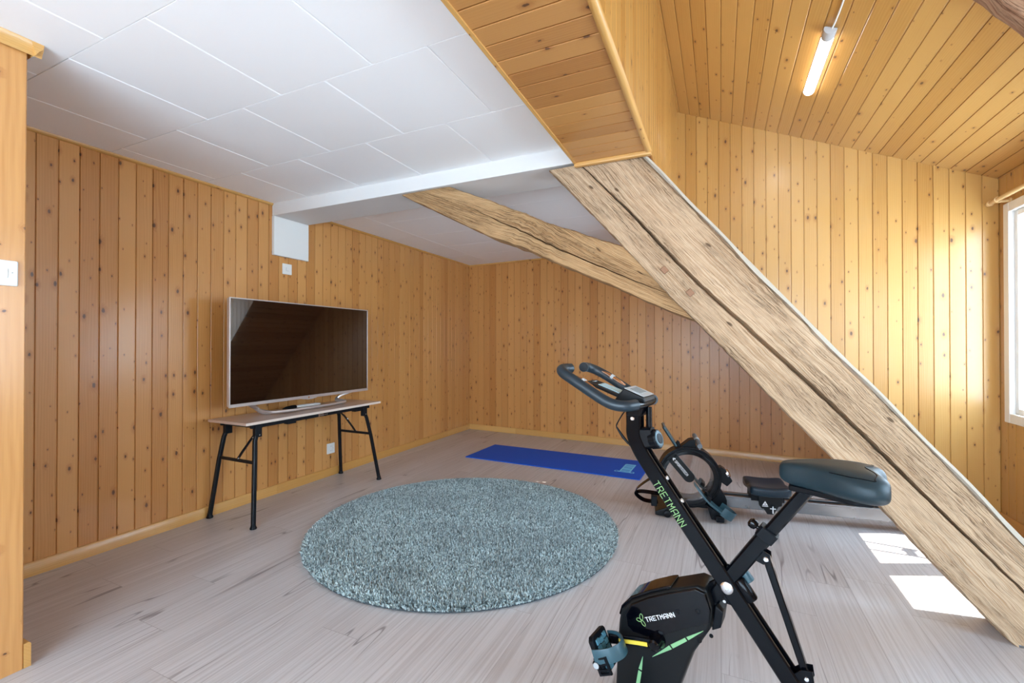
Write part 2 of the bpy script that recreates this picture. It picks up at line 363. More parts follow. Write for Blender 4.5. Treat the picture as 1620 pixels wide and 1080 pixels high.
def boards(mb, P0, ax, up, nrm, a0, a1, pitch, phase, lo, hi, gw=0.0021, gd=0.007):
    P0, ax, up, nrm = Vector(P0), Vector(ax), Vector(up), Vector(nrm)
    k = math.floor((a0-phase)/pitch)
    f = lambda q, a: q(a) if callable(q) else q
    while phase + k*pitch < a1 - 1e-6:
        e0, e1 = phase + k*pitch, phase + (k+1)*pitch
        jit = lambda q: q
        pts = [(e0, -gd), (e0+gw, -gd), (e0+gw+0.0006, -0.0012), (e0+gw+0.0022, 0), (e1-gw-0.0022, 0), (e1-gw-0.0006, -0.0012), (e1-gw, -gd), (e1, -gd)]
        for (p, dp), (q, dq) in zip(pts, pts[1:]):
            if q <= a0 or p >= a1: continue
            p2, q2 = max(p, a0), min(q, a1)
            if q2 - p2 < 1e-6: continue
            zs = (f(lo, p2), f(lo, q2), f(hi, q2), f(hi, p2))
            if max(zs[2]-zs[1], zs[3]-zs[0]) < 1e-4: continue
            vs = [P0 + ax*a + nrm*d + up*z for a, d, z in ((p2, dp, zs[0]), (q2, dq, zs[1]), (q2, dq, zs[2]), (p2, dp, zs[3]))]
            us = [(k + min(0.995, max(0.005, (a-e0)/pitch)), z) for a, z in ((p2, zs[0]), (q2, zs[1]), (q2, zs[2]), (p2, zs[3]))]
            mb.add(vs, [(0,1,2,3)], [us])
        k += 1
    return mb
def quad(mb, *p): return mb.add(p, [(0,1,2,3)])
Z = (0,0,1)
struct('floor', MB().box((XL-0.3, YN-0.3, -0.06), (XR+0.3, 5.9, 0)), M_floor, smooth=0)
struct('wall_left', boards(MB(), (XL,0,0), (0,1,0), Z, (1,0,0), YP-0.02, 5.62, 0.0895, 1.0905, 0, H+0.01), M_wall, smooth=0, recalc=False)
mb = boards(MB(), (XP,0,0), (0,1,0), Z, (1,0,0), YN, YP, 0.19, YP-0.19*10, 0, H+0.01)
boards(mb, (0,YP,0), (1,0,0), Z, (0,1,0), XL-0.02, XP, 0.0895, XP, 0, H+0.01)
struct('wall_left_front', mb, M_wall, smooth=0, recalc=False)
dx = Vector((1, -0.068, 0)); L = dx.length
struct('wall_back', boards(MB(), (XL, yb(XL), 0), dx/L, Z, (0.068/L, -1/L, 0) and Vector((-0.068, -1, 0)).normalized(), -0.03, 4.9, 0.097, 0.047, 0, lambda a: max(0, min(H+0.01, zr(XL + a/L)+0.02))), M_back, smooth=0, recalc=False)
# window openings in the right wall
W1 = (2.86, 4.062, 0.69, 2.122); W2 = (0.90, 2.10, 0.69, 2.122)
zt = zd(XR)+0.01
mb = MB()
rb = lambda a0, a1, lo, hi: boards(mb, (XR,0,0), (0,1,0), Z, (-1,0,0), a0, a1, 0.0865, YC, lo, hi)
rb(W1[1], YC+0.02, 0, zt); rb(W1[0], W1[1], 0, W1[2]); rb(W1[0], W1[1], W1[3], zt); rb(W2[1], W1[0], 0, zt); rb(W2[0], W2[1], 0, W2[2]); rb(W2[0], W2[1], W2[3], zt); rb(YN, W2[0], 0, zt)
struct('wall_right', mb, M_dorm, smooth=0, recalc=False)
# outer skin of the window wall, gives the openings their depth
mb = MB(); xo0, xo1 = XR+0.012, XR+0.10
for y0, y1, z0, z1 in ((W1[1], YC+0.3, -0.05, 2.6), (W1[0], W1[1], -0.05, W1[2]), (W1[0], W1[1], W1[3], 2.6), (W2[1], W1[0], -0.05, 2.6), (W2[0], W2[1], -0.05, W2[2]), (W2[0], W2[1], W2[3], 2.6), (YN-0.2, W2[0], -0.05, 2.6)):
    mb.box((xo0, y0, z0), (xo1, y1, z1))
struct('wall_right_outer', mb, M_whitep, smooth=0)
struct('wall_dormer', boards(MB(), (0,YC,0), (1,0,0), Z, (0,-1,0), XD, XR+0.02, 0.0865, -0.2693, lambda x: max(0, zr(x)), lambda x: zd(x)+0.01), M_dorm, smooth=0, recalc=False)
struct('wall_dormer_left', boards(MB(), (XD,0,0), (0,1,0), Z, (1,0,0), YN, YC+0.02, 0.0865, YC-0.03, SOF-0.005, zd(XD)+0.01), M_dorm, smooth=0, recalc=False)
sl = Vector((1, 0, -0.438)); SL = sl.length
struct('ceiling_dormer', boards(MB(), (XD-0.01, 0, zd(XD-0.01)), sl/SL, (0,1,0), Vector((-0.438, 0, -1)).normalized(), 0, 2.32, 0.0885, 0.031, YN, YC+0.02), M_ceil_pine, smooth=0, recalc=False)
rsl = Vector((1, 0, -1.174)); RS = rsl.length
struct('ceiling_slope', boards(MB(), (-0.566, 0, H), rsl/RS, (0,1,0), Vector((-1.174, 0, -1)).normalized(), -0.02, 3.07, 0.0885, 0, YC-0.01, 5.45), M_back, smooth=0, recalc=False)
# wall behind the camera; its wide window is added to brighten the room
W_FILL = (-2.15, 1.5, 0.45, 2.12)
mb = MB(); hz = lambda x: (zd(x)+0.01 if x > XD else H+0.01)
nb = lambda a0, a1, lo, hi: boards(mb, (0,YN,0), (1,0,0), Z, (0,1,0), a0, a1, 0.0895, 0, lo, hi)
nb(XP-0.02, W_FILL[0], 0, hz); nb(W_FILL[0], W_FILL[1], 0, W_FILL[2]); nb(W_FILL[0], XD, W_FILL[3], hz); nb(XD, W_FILL[1], W_FILL[3], hz); nb(W_FILL[1], XR+0.02, 0, hz)
struct('wall_front', mb, M_wall, smooth=0, recalc=False)

# flat ceiling of white square panels with chamfered joints
def panels(mb, rows, x_lo, x_hi, phases, pitch=0.5285, c=0.0045, d=0.004, g=0.0008, zc=H):
    for (y0, y1), ph in zip(rows, phases):
        k = math.floor((x_lo-ph)/pitch)
        while ph + k*pitch < x_hi:
            a, b = max(x_lo, ph+k*pitch), min(x_hi, ph+(k+1)*pitch); k += 1
            if b-a < 0.012: continue
            o = [(a+g, y0+g), (b-g, y0+g), (b-g, y1-g), (a+g, y1-g)]; i = [(a+c, y0+g+0.001), (b-c, y0+g+0.001), (b-c, y1-g-0.001), (a+c, y1-g-0.001)]
            mb.add([(x, y, zc+d) for x, y in o] + [(x, y, zc) for x, y in i], [(4,5,6,7),(0,1,5,4),(1,2,6,5),(2,3,7,6),(3,0,4,7)])
    return mb
ys = [2.467 - 0.532*k for k in range(10)]; rows = [(ys[k+1], ys[k]) for k in range(8)]
mb = panels(MB(), rows, XL, -0.70, [(-2.853, -2.588)[k % 2] for k in range(8)])
mb.box((XL-0.2, YN-0.2, H+0.006), (XD-0.02, 5.8, H+0.05))
rows2 = [(2.78 + 0.532*k, min(5.75, 2.78 + 0.532*(k+1))) for k in range(6)]
panels(mb, rows2, XL, XD, [-2.853]*6, pitch=9)
struct('ceiling', mb, M_white, smooth=0)
# boxed white ceiling beam (truss tie)
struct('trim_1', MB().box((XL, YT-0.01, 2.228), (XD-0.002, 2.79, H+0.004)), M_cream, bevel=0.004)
# wood soffit along the dormer opening
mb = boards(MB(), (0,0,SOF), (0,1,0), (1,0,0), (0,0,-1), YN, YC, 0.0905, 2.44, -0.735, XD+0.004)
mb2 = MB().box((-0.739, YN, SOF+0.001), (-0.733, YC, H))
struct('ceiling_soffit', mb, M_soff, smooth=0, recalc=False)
struct('trim_2', MB().box((-0.742, YN, SOF-0.006), (-0.727, YT-0.012, H+0.002)), M_trim_y)
mb = MB(); mb.sweep([(XD-0.004, YN, SOF+0.004), (XD-0.004, YT-0.012, SOF+0.004)], [(0.017*math.cos(a)*1.0, 0.017*math.sin(a)) for a in [2*PI*k/14 for k in range(14)]], side=(1,0,0))
struct('trim_3', mb, M_trim_y)
struct('trim_4', MB().box((-0.742, YT-0.042, SOF-0.022), (XD+0.012, YT-0.012, SOF+0.002)), M_trim_x, bevel=0.006)
# small mouldings under the ceiling
def quarter(p0, p1, inx, r=0.018):
    prof = [(0,0)] + [(r*math.cos(a), r*math.sin(a)) for a in [PI/2*k/5 for k in range(6)]]
    P0, P1 = Vector(p0), Vector(p1); i = Vector(inx); d = Vector((0,0,-1))
    return MB().loft([[P + i*a + d*b for a, b in prof] for P in (P0, P1)])
struct('trim_5', quarter((XL, YP, H), (XL, YT-0.01, H), (1,0,0)), M_trim_y)
struct('trim_6', quarter((XL, 2.79, H), (XL, 5.57, H), (1,0,0)), M_trim_y)
struct('trim_7', quarter((XL, yb(XL), H), (-0.6, yb(-0.6), H), (0,-1,0)), M_trim_x)
mb = MB(); pr = [(0,0), (0.012, -0.045), (0.020, -0.030), (0.030, -0.018), (0.034, 0.0)]
mb.loft([[(XP+a, y, H+b) for a, b in pr] for y in (YN, YP+0.034)]); mb.loft([[(x, YP+a, H+b) for a, b in pr] for x in (XL, XP+0.034)])
struct('trim_8', mb, M_trim_y)
# baseboards
def base(p0, p1, n, h=0.072, t=0.014):
    P0, P1, N = Vector(p0), Vector(p1), Vector(n); pr = [(0,0), (t,0), (t,h-0.006), (t-0.005,h), (0,h)]
    return MB().loft([[P + N*a + Vector((0,0,b)) for a, b in pr] for P in (P0, P1)])
struct('baseboard_left', base((XL, YP, 0), (XL, 5.57, 0), (1,0,0)), M_trim_y)
struct('baseboard_back', base((XL, yb(XL), 0), (1.5, yb(1.5), 0), (0,-1,0)), M_trim_x)
struct('baseboard_left_front', base((XL, YP, 0), (XP+0.001, YP, 0), (0,1,0), h=0.09, t=0.02), M_trim_x)
struct('baseboard_right', base((XR, YN, 0), (XR, YC, 0), (-1,0,0)), M_trim_y)
struct('baseboard_dormer', base((1.36, YC, 0), (XR, YC, 0), (0,-1,0)), M_trim_x)

# windows
def window(idx, W, handle=True):
    y0, y1, z0, z1 = W; x0, x1 = XR-0.022, XR+0.07; m = (y0+y1)/2 - 0.01; t = 0.062
    mb = MB(); mb.box((x0, y0, z0), (x1, y0+t, z1)); mb.box((x0, y1-t, z0), (x1, y1, z1)); mb.box((x0, y0+t, z1-t), (x1, y1-t, z1)); mb.box((x0, y0+t, z0), (x1, y1-t, z0+t)); mb.box((x0+0.01, m-0.03, z0+t), (x1, m+0.03, z1-t))
    fr = struct('window_%d' % idx, mb, M_frame, bevel=0.006)
    for a, b in ((y0+t, m-0.03), (m+0.03, y1-t)):
        s = 0.036; mb = MB(); u0, u1 = XR+0.006, XR+0.062; c0, c1 = z0+t, z1-t
        mb.box((u0, a, c0), (u1, a+s, c1)); mb.box((u0, b-s, c0), (u1, b, c1)); mb.box((u0, a+s, c1-s), (u1, b-s, c1)); mb.box((u0, a+s, c0), (u1, b-s, c0+s))
        sa = build('sash', mb, M_frame, fr, bevel=0.005)
        build('pane', MB().box((XR+0.048, a+s, c0+s), (XR+0.052, b-s, c1-s)), M_glass, sa, smooth=0)
    if handle:
        zc = (z0+z1)/2 - 0.05; mb = MB().box((XR-0.012, m-0.012, zc-0.03), (XR-0.002, m+0.012, zc+0.03)); mb.cyl((XR-0.012, m, zc), (XR-0.045, m, zc), 0.008, 12); mb.bar((XR-0.045, m, zc+0.01), (XR-0.045, m, zc-0.11), 0.018, 0.012)
        build('window_handle', mb, M_plast, fr, bevel=0.003)
    return fr
win1 = window(1, W1); window(2, W2)
# unseen rods and bracket, added outside to cast a shadow into the sun patch
mb = MB(); q = lambda y, z: (1.95, y, z)
mb.cyl(q(3.932, 2.45), q(3.786, 1.88), 0.009, 10); mb.cyl(q(3.812, 2.45), q(3.679, 1.86), 0.009, 10); mb.cyl(q(3.765, 1.935), q(3.743, 1.80), 0.004, 8)
mb.prism([(3.812, 2.006), (3.785, 2.052), (3.752, 2.010), (3.715, 2.040), (3.685, 1.935), (3.717, 1.920), (3.758, 1.925), (3.782, 1.870), (3.800, 1.935)], 1.947, 1.953, lambda a, b, k: (k, a, b))
for y in (3.932, 3.812): mb.cyl((1.82, y, 2.44), (1.957, y, 2.44), 0.009, 10)
build('window_stay', mb, M_frame, win1)
x0, x1, z0, z1 = W_FILL; mb = MB(); t = 0.07; xm = (x0+x1)/2
for a, b, c, d in ((x0, x0+t, z0, z1), (x1-t, x1, z0, z1), (x0+t, x1-t, z1-t, z1), (x0+t, x1-t, z0, z0+t), (x0+0.97, x0+1.03, z0+t, z1-t), (x1-1.03, x1-0.97, z0+t, z1-t)): mb.box((a, YN-0.06, c), (b, YN+0.02, d))
w_fill = struct('window_3', mb, M_frame, bevel=0.006)  # added window, lets fill daylight in from behind the camera
build('pane', MB().box((x0+t, YN-0.03, z0+t), (x1-t, YN-0.026, z1-t)), M_glass, w_fill, smooth=0)

# ------------------------------------------------------------------ roof truss timbers
def timber(mb, ring, N, crack=None, y0=YT, depth=0.18, seed=0, cham=0.016, jit=0.0035, chl=0.010):
    """ring(f) gives the lower and the upper edge point (x, z) at fraction f; the front face carries an open drying crack"""
    rnd = random.Random(seed); rows = []; uv = []; dist = 0; prev = None
    ph = [rnd.uniform(0, 6.28) for _ in range(6)]
    for i in range(N+1):
        f = i/N; (xl, zl), (xu, zu) = ring(f); l = Vector((xl, 0, zl)); u = Vector((xu, 0, zu))
        wob = 0.006*math.sin(9*f+ph[0]) + 0.003*math.sin(23*f+ph[1]); wob2 = 0.005*math.sin(8*f+ph[2]) + 0.003*math.sin(27*f+ph[3])
        d = (u-l).normalized(); l = l + d*(wob + rnd.uniform(-jit, jit)); u = u + d*(wob2 + rnd.uniform(-jit, jit)); w = (u-l).length
        mid = (l+u)/2
        if prev is not None: dist += (mid-prev).length
        prev = mid
        c, cw = crack(f) if crack else (0.5, 0.0)
        cw = max(cw, 0.0004); ca = c*w - cw/2; cb = c*w + cw/2; dep = min(0.05, cw*3.0)
        bul = lambda p: -0.006*math.sin(PI*p/w)
        prof = [(chl*0.2, chl*1.6), (chl, 0.0), (ca*0.33, bul(ca*0.33)), (ca*0.68, bul(ca*0.68)), (ca, bul(ca)+0.001), ((ca+cb)/2, dep), (cb, bul(cb)+0.001), (cb+(w-cb)*0.35, bul(cb+(w-cb)*0.35)), (cb+(w-cb)*0.7, bul(cb+(w-cb)*0.7)), (w-cham, 0.0), (w, cham*1.5), (w, depth), (0.0, depth)]
        rows.append([l + d*p + Vector((0, y0+q, 0)) for p, q in prof]); acc = 0; us = [0]
        for (p, q), (p2, q2) in zip(prof, prof[1:]+prof[:1]): acc += math.hypot(p2-p, q2-q); us.append(acc)
        uv.append((us, dist))
    m = len(rows[0]); vs = [p for r in rows for p in r]; fs = []; uvs = []
    for i in range(N):
        for q in range(m):
            r = (q+1) % m; fs.append((i*m+q, i*m+r, (i+1)*m+r, (i+1)*m+q))
            (a, da), (b, db) = uv[i], uv[i+1]; uvs.append([(a[q], da), (a[q+1], da), (b[q+1], db), (b[q], db)])
    fs.append(tuple(range(m-1, -1, -1))); uvs.append([(rows[0][q].x*0.7, rows[0][q].y) for q in range(m-1, -1, -1)])
    fs.append(tuple(N*m+q for q in range(m))); uvs.append([(rows[N][q].x*0.7, rows[N][q].y) for q in range(m)])
    mb.add(vs, fs, uvs); return mb
def lerp(a, b, f): return a + (b-a)*f
def main_ring(f): 
    z = lerp(2.214, 0.0, f); return (lerp(-0.912, 1.057, f), z), (lerp(-0.372, 1.435, f), z)
def main_crack(f):
    c = 0.36 + 0.10*f + 0.20*max(0, f-0.25) + 0.012*math.sin(14*f) ; w = 0.010 + 0.020*max(0, math.sin(PI*min(1, f*1.05)))**1.2
    return c, w
bm_ = build('diagonal_timber_beam', timber(MB(), main_ring, 90, main_crack, depth=0.20, seed=3, cham=0.026), M_beam, smooth=30)
tag(bm_, 'wide weathered diagonal timber beam with a long dark drying crack, running down to the floor', 'beam')
mb = MB()
for px, pz in ((-0.257, 1.593), (-0.115, 1.463)):
    d = Vector((0.64, 0, -0.77)); mb.bar((px, YT-0.014, pz), (px, YT+0.03, pz), 0.034, 0.030, side=d)
build('wooden_peg', MB().bar((-0.263, YT-0.016, 1.588), (-0.263, YT+0.03, 1.588), 0.036, 0.030, side=(0.64,0,-0.77)), M_rafter, bm_, bevel=0.004)
build('wooden_peg', MB().bar((-0.138, YT-0.016, 1.463), (-0.138, YT+0.03, 1.463), 0.034, 0.030, side=(0.64,0,-0.77)), M_rafter, bm_, bevel=0.004)
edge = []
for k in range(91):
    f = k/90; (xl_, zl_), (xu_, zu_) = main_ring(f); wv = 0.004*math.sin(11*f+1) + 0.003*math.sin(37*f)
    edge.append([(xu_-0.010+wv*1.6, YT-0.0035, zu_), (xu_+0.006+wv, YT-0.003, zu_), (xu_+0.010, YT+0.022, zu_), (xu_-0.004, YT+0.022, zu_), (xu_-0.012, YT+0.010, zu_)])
build('painted_edge', MB().loft(edge), M_pale_edge, bm_, smooth=30)  # pale strip laid over the beam's upper chamfer
build('beam_shoe', MB().box((1.07, YT-0.002, 0.0), (1.44, YT+0.21, 0.012)), M_alu, bm_, bevel=0.003)
BL = [(-1.990, 2.226), (-1.267, 1.853), (-0.551, 1.524), (-0.040, 1.285)]; BU = [(-1.590, 2.226), (-1.042, 1.976), (-0.420, 1.711), (-0.330, 1.67)]
def poly(pts, f):
    L_ = [0]
    for a, b in zip(pts, pts[1:]): L_.append(L_[-1] + math.dist(a, b))
    s = f*L_[-1]
    for k in range(len(pts)-1):
        if s <= L_[k+1] + 1e-9:
            t = (s-L_[k])/(L_[k+1]-L_[k]); return (lerp(pts[k][0], pts[k+1][0], t), lerp(pts[k][1], pts[k+1][1], t))
def brace_ring(f): return poly(BL, f), poly(BU, f)
def brace_crack(f): return 0.52 + 0.05*math.sin(7*f) - 0.22*f*f, 0.0005 + 0.010*max(0, math.sin(PI*min(1, max(0, (f-0.18)/0.85))))
br_ = build('timber_brace', timber(MB(), brace_ring, 50, brace_crack, y0=YT+0.016, depth=0.16, seed=11, cham=0.010), M_brace, smooth=30)
tag(br_, 'shorter brown timber brace rising from the diagonal beam up to the white ceiling', 'beam')
def raft_ring(f):
    x = lerp(0.80, 1.715, f); z = lerp(2.725, 1.645, f); return (x, z), (x+0.10, z+0.085)
ra = build('rafter_beam', timber(MB(), raft_ring, 24, None, y0=YT-0.11, depth=0.06, seed=21, cham=0.012), M_rafter, smooth=30)
tag(ra, 'dark reddish brown rafter under the sloping pine ceiling near the window wall', 'beam')

# ------------------------------------------------------------------ small wall fittings
t = thing('light_switch', 'white square light switch on the pine wall at the near left', 'switch', (XP, 0.694, 1.458))
build('cover_plate', MB().box((0, -0.046, -0.046), (0.010, 0.046, 0.046)), M_plast, t, bevel=0.006, seg=3)
build('rocker', MB().box((0.010, -0.026, -0.018), (0.013, 0.018, 0.016)), M_plast, t, bevel=0.002)
build('screw_hole', MB().cyl((0.008, 0.030, 0.002), (0.0108, 0.030, 0.002), 0.0022, 10), M_plastd, t)
mb = MB()
for k in range(12):
    a = PI*(-0.5 + k/11); mb.cyl((0.0095, 0.02+0.018*math.cos(a), 0.026*math.sin(a)), (0.0104, 0.02+0.018*math.cos(a), 0.026*math.sin(a)), 0.0005, 5)
t = thing('wall_switch', 'small white wall switch plate below the white box on the left wall', 'switch', (XL, 2.595, 1.820))
build('cover_plate', MB().box((0, -0.044, -0.044), (0.010, 0.044, 0.044)), M_plast, t, bevel=0.005, seg=3)
mb = MB().box((0.010, -0.012, -0.014), (0.0112, -0.010, 0.014)); mb.box((0.010, -0.012, -0.015), (0.0112, 0.012, -0.013)); build('rocker_line', mb, M_lgrey, t)
t = thing('wall_socket', 'white wall socket low on the left wall beneath the table', 'socket', (XL, 3.060, 0.248))
build('cover_plate', MB().box((0, -0.045, -0.047), (0.010, 0.045, 0.047)), M_plast, t, bevel=0.005, seg=3)
mb = MB()
for a, b in ((0.012, 0.018), (0.012, -0.018), (0.022, 0.0), (-0.004, 0.02), (-0.004, -0.02)): mb.cyl((0.009, a, b), (0.0106, a, b), 0.003, 8)
build('pin_hole', mb, M_plastd, t)
t = thing('cover_box', 'white square cover box on the left wall under the white ceiling beam', 'box', (XL, 2.63, 2.07))
build('box_body', MB().box((-0.004, -0.170, -0.155), (0.026, 0.162, 0.157)), M_plast, t, bevel=0.003)
for a, b, c, d in ((-0.168, -0.150, 0.160, -0.146), (-0.168, 0.149, 0.160, 0.153)): build('edge_strip', MB().box((0.026, a, b), (0.028, c, d)), M_whitep, t)

# ceiling batten light on the dormer slope
ang = math.atan(0.438)
t = thing('ceiling_light', 'lit white tube light on the sloping pine ceiling', 'lamp', (0.527, 3.115, zd(0.527)))
t.rotation_euler = (0, ang, 0)
build('lamp_back', MB().box((-0.030, -0.315, -0.012), (0.030, 0.315, 0.0)), M_lampg, t, bevel=0.003)
pr = [(0.030*math.cos(a), -0.010-0.030*math.sin(a)) for a in [PI*k/12 for k in range(13)]]
build('diffuser', MB().loft([[(a, y, b) for a, b in pr] for y in (-0.255, 0.315)]), M_tube, t)
build('end_cap', MB().loft([[(a*1.03, y, b*1.03) for a, b in pr] for y in (-0.325, -0.255)]), M_lampg, t)
build('power_cord', MB().tube(catmull([(0.006, -0.318, -0.014), (0.010, -0.38, -0.006), (0.012, -0.55, -0.005), (0.010, -1.2, -0.005), (0.012, -2.6, -0.005)], 4), 0.0042, 8), M_plast, t)

# curtain rod
t = thing('curtain_rod', 'pale wooden curtain rod fixed above the window', 'curtain rod', (1.655, 4.02, 2.150))
build('rod', MB().cyl((0, -2.9, 0), (0, 0.085, 0), 0.014, 16), M_rod, t)
build('finial', MB().lathe((0, 0.075, 0), (0, 1, 0), [(0, 0.014), (0.004, 0.019), (0.012, 0.021), (0.02, 0.016), (0.026, 0.018), (0.036, 0.016), (0.042, 0.006)], 16), M_rod, t)
for y in (0.0, -2.75):
    mb = MB().lathe((0.064, y, -0.012), (-1, 0, 0), [(0, 0.020), (0.006, 0.020), (0.012, 0.011), (0.045, 0.009), (0.06, 0.011)], 14); mb.lathe((0, y-0.009, 0), (0, 1, 0), [(0, 0.02), (0.018, 0.02)], 16)
    build('bracket', mb, M_rod, t)

# ------------------------------------------------------------------ folding table, television, remote
TZ = 0.687; TX0, TX1, TY0, TY1 = -3.185, -2.790, 1.930, 3.205
t = thing('folding_table', 'narrow folding table with pale wooden top and black metal legs along the left wall', 'table', ((TX0+TX1)/2, (TY0+TY1)/2, 0))
o = Vector(t.location); tl = lambda x, y, z: (x-o.x, y-o.y, z)
for a, b in ((TY0, 2.5665), (2.5685, TY1)):
    build('tabletop', MB().box(tl(TX0, a, TZ-0.018), tl(TX1, b, TZ)), M_tabletop, t, bevel=0.0015)
mb = MB().box(tl(TX1, TY0, TZ-0.018), tl(TX1+0.001, TY1, TZ-0.0005)); build('edge_band', mb, M_tabedge, t)
FX0, FX1, FY0, FY1 = TX0+0.035, TX1-0.028, 2.020, 3.065
for a, b in ((FX1-0.022, FX1), (FX0, FX0+0.022)):
    build('frame_rail', MB().box(tl(a, FY0-0.03, TZ-0.048), tl(b, FY1+0.03, TZ-0.018)), M_tblack, t, bevel=0.003)
for y in (FY0, FY1):
    build('cross_rail', MB().box(tl(FX0, y-0.012, TZ-0.046), tl(FX1, y+0.012, TZ-0.019)), M_tblack, t, bevel=0.003)
for sy, yt, ym, yf in ((-1, FY0+0.018, FY0+0.0, 1.962), (1, FY1-0.028, FY1-0.010, 3.150)):
    for fx, ff, sx in ((FX1-0.011, -2.760, 1), (FX0+0.011, -3.212, -1)):
        # bracket plate, leg with a bend, rubber foot
        build('leg_bracket', MB().box(tl(fx-0.016, yt-0.024, TZ-0.110), tl(fx+0.016, yt+0.024, TZ-0.020)), M_tblack, t, bevel=0.003)
        kx, kz = fx + (ff-fx)*0.10, 0.555
        path = [tl(fx, yt, 0.62), tl(kx, ym+(yf-ym)*0.08, kz), tl(kx+(ff-kx)*0.35, ym+(yf-ym)*0.38, 0.40), tl(ff, yf, 0.016)]
        h = 0.0125; c = 0.004
        lg = build('leg', MB().sweep(path, [(-h,-h+c),(-h+c,-h),(h-c,-h),(h,-h+c),(h,h-c),(h-c,h),(-h+c,h),(-h,h-c)], side=(1,0,0)), M_tblack, t, smooth=22)
        build('foot_cap', MB().lathe(tl(ff, yf, 0), (0,0,1), [(0, 0.020), (0.005, 0.022), (0.012, 0.019), (0.022, 0.0155), (0.03, 0.015)], 16), M_blackm, lg)
        for bz, by in ((TZ-0.095, yt+0.004), (0.395, ym+(yf-ym)*0.39)):
            build('rivet', MB().lathe(tl(fx+(0.016 if bz > 0.5 else 0.028)*sx - (0.0 if bz > 0.5 else 0.004*sx), by, bz), (sx,0,0), [(0, 0.005), (0.003, 0.0045), (0.005, 0.002)], 10), M_chrome, lg)
    cz = 0.415; cy = ym+(yf-ym)*0.355
    cb = build('leg_crossbar', MB().box(tl(FX0+0.0, cy-0.008, cz-0.010), tl(FX1, cy+0.008, cz+0.010)), M_tblack, t, bevel=0.003)
    bx = -2.975
    br = build('folding_brace', MB().sweep([tl(bx, cy, cz+0.005), tl(bx, cy-sy*0.035, cz+0.05), tl(bx, cy-sy*0.13, cz+0.16), tl(bx, cy-sy*0.23, TZ-0.03)], [(-0.010,-0.004),(0.010,-0.004),(0.010,0.004),(-0.010,0.004)], side=(1,0,0)), M_tblack, t, bevel=0.0015)
    for by, bz in ((0.0, cz+0.012), (-sy*0.105, cz+0.135)):
        build('hinge_pin', MB().lathe(tl(bx+0.008, cy+by, bz), (1,0,0), [(0, 0.006), (0.004, 0.006), (0.006, 0.003)], 10), M_chrome, br)
mb = MB().box(tl(FX1-0.003, 2.555, TZ-0.043), tl(FX1+0.003, 2.585, TZ-0.025)); mb.cyl(tl(FX1, 2.535, TZ-0.034), tl(FX1+0.012, 2.535, TZ-0.034), 0.010, 14); mb.cyl(tl(FX1+0.005, 2.535, TZ-0.034), tl(FX1+0.005, 2.62, TZ-0.034), 0.004, 8)
build('latch', mb, M_chrome, t)
for y in (2.27, 2.93): build('frame_stop', MB().box(tl(FX1-0.05, y, TZ-0.062), tl(FX1-0.005, y+0.07, TZ-0.044)), M_tblack, t, bevel=0.003)

t = thing('television', 'large flat television with silver frame standing on the folding table', 'television', (-2.99, 2.595, TZ))
A0, A1, B0, B1 = -0.652, 0.652, 0.086, 0.832      # panel extents (y, z) in the television's own frame
build('housing', MB().box((-0.026, A0+0.004, B0+0.004), (0.004, A1-0.004, B1-0.004)), M_silver, t, bevel=0.006)
build('rear_cover', MB().box((-0.050, -0.36, B0+0.03), (-0.024, 0.36, B0+0.44)), M_blackm, t, bevel=0.015, seg=3)
b_ = 0.008; mb = MB()
mb.box((0.0, A0, B0+0.022), (0.011, A0+b_, B1)); mb.box((0.0, A1-b_, B0+0.022), (0.011, A1, B1)); mb.box((0.0, A0+b_, B1-b_), (0.011, A1-b_, B1)); mb.box((0.0, A0, B0), (0.012, A1, B0+0.022))
bz = build('bezel', mb, M_silver, t, bevel=0.0015)
build('screen', MB().box((0.003, A0+b_, B0+0.022), (0.0085, A1-b_, B1-b_)), M_screen, t, smooth=0)
lip = [(-0.085, 0.004), (-0.06, -0.005), (-0.02, -0.011), (0.02, -0.011), (0.06, -0.005), (0.085, 0.004)]
build('control_lip', MB().prism(lip, -0.004, 0.013, lambda a, b, q: (q, a, B0+b)), M_silver, t, bevel=0.002)
mb = MB().lathe((0.013, -0.012, B0+0.006), (1,0,0), [(0, 0.008), (0.0012, 0.008)], 18); build('maker_badge', mb, M_chrome, t)
half = [(-0.015, 0.50, 0.094), (-0.045, 0.455, 0.078), (-0.085, 0.395, 0.052), (-0.088, 0.372, 0.032), (-0.060, 0.365, 0.022), (-0.005, 0.362, 0.0185), (0.040, 0.335, 0.018), (0.062, 0.24, 0.0175), (0.072, 0.12, 0.0175), (0.074, 0.0, 0.0175)]
path = catmull([(x, -y, z) for x, y, z in half] + [(x, y, z) for x, y, z in half[::-1][1:]], 6)
build('stand', MB().sweep(path, [(-0.016,-0.006),(-0.010,-0.009),(0.010,-0.009),(0.016,-0.006),(0.016,0.006),(0.010,0.009),(-0.010,0.009),(-0.016,0.006)], side=(1,0,0.35)), M_silver, t, smooth=50)

t = thing('remote_control', 'slim white remote control lying on the table behind the television stand', 'remote control', (-3.085, 2.66, TZ), math.radians(-6))
build('remote_body', MB().sweep([(0, -0.16, 0.014), (0, -0.10, 0.014), (0, 0.10, 0.014), (0, 0.125, 0.012)], [(0.022*math.cos(a), 0.013*math.sin(a)) for a in [2*PI*k/14 for k in range(14)]], side=(1,0,0), scale=[0.5, 1, 1, 0.7]), M_plast, t, subsurf=1)
build('dark_end', MB().sweep([(0.0, -0.21, 0.008), (0.0, -0.18, 0.013), (0, -0.13, 0.0142), (0, -0.105, 0.0142)], [(0.0225*math.cos(a), 0.0135*math.sin(a)) for a in [2*PI*k/14 for k in range(14)]], side=(1,0,0), scale=[0.3, 0.75, 1.03, 1.03]), M_blackm, t)

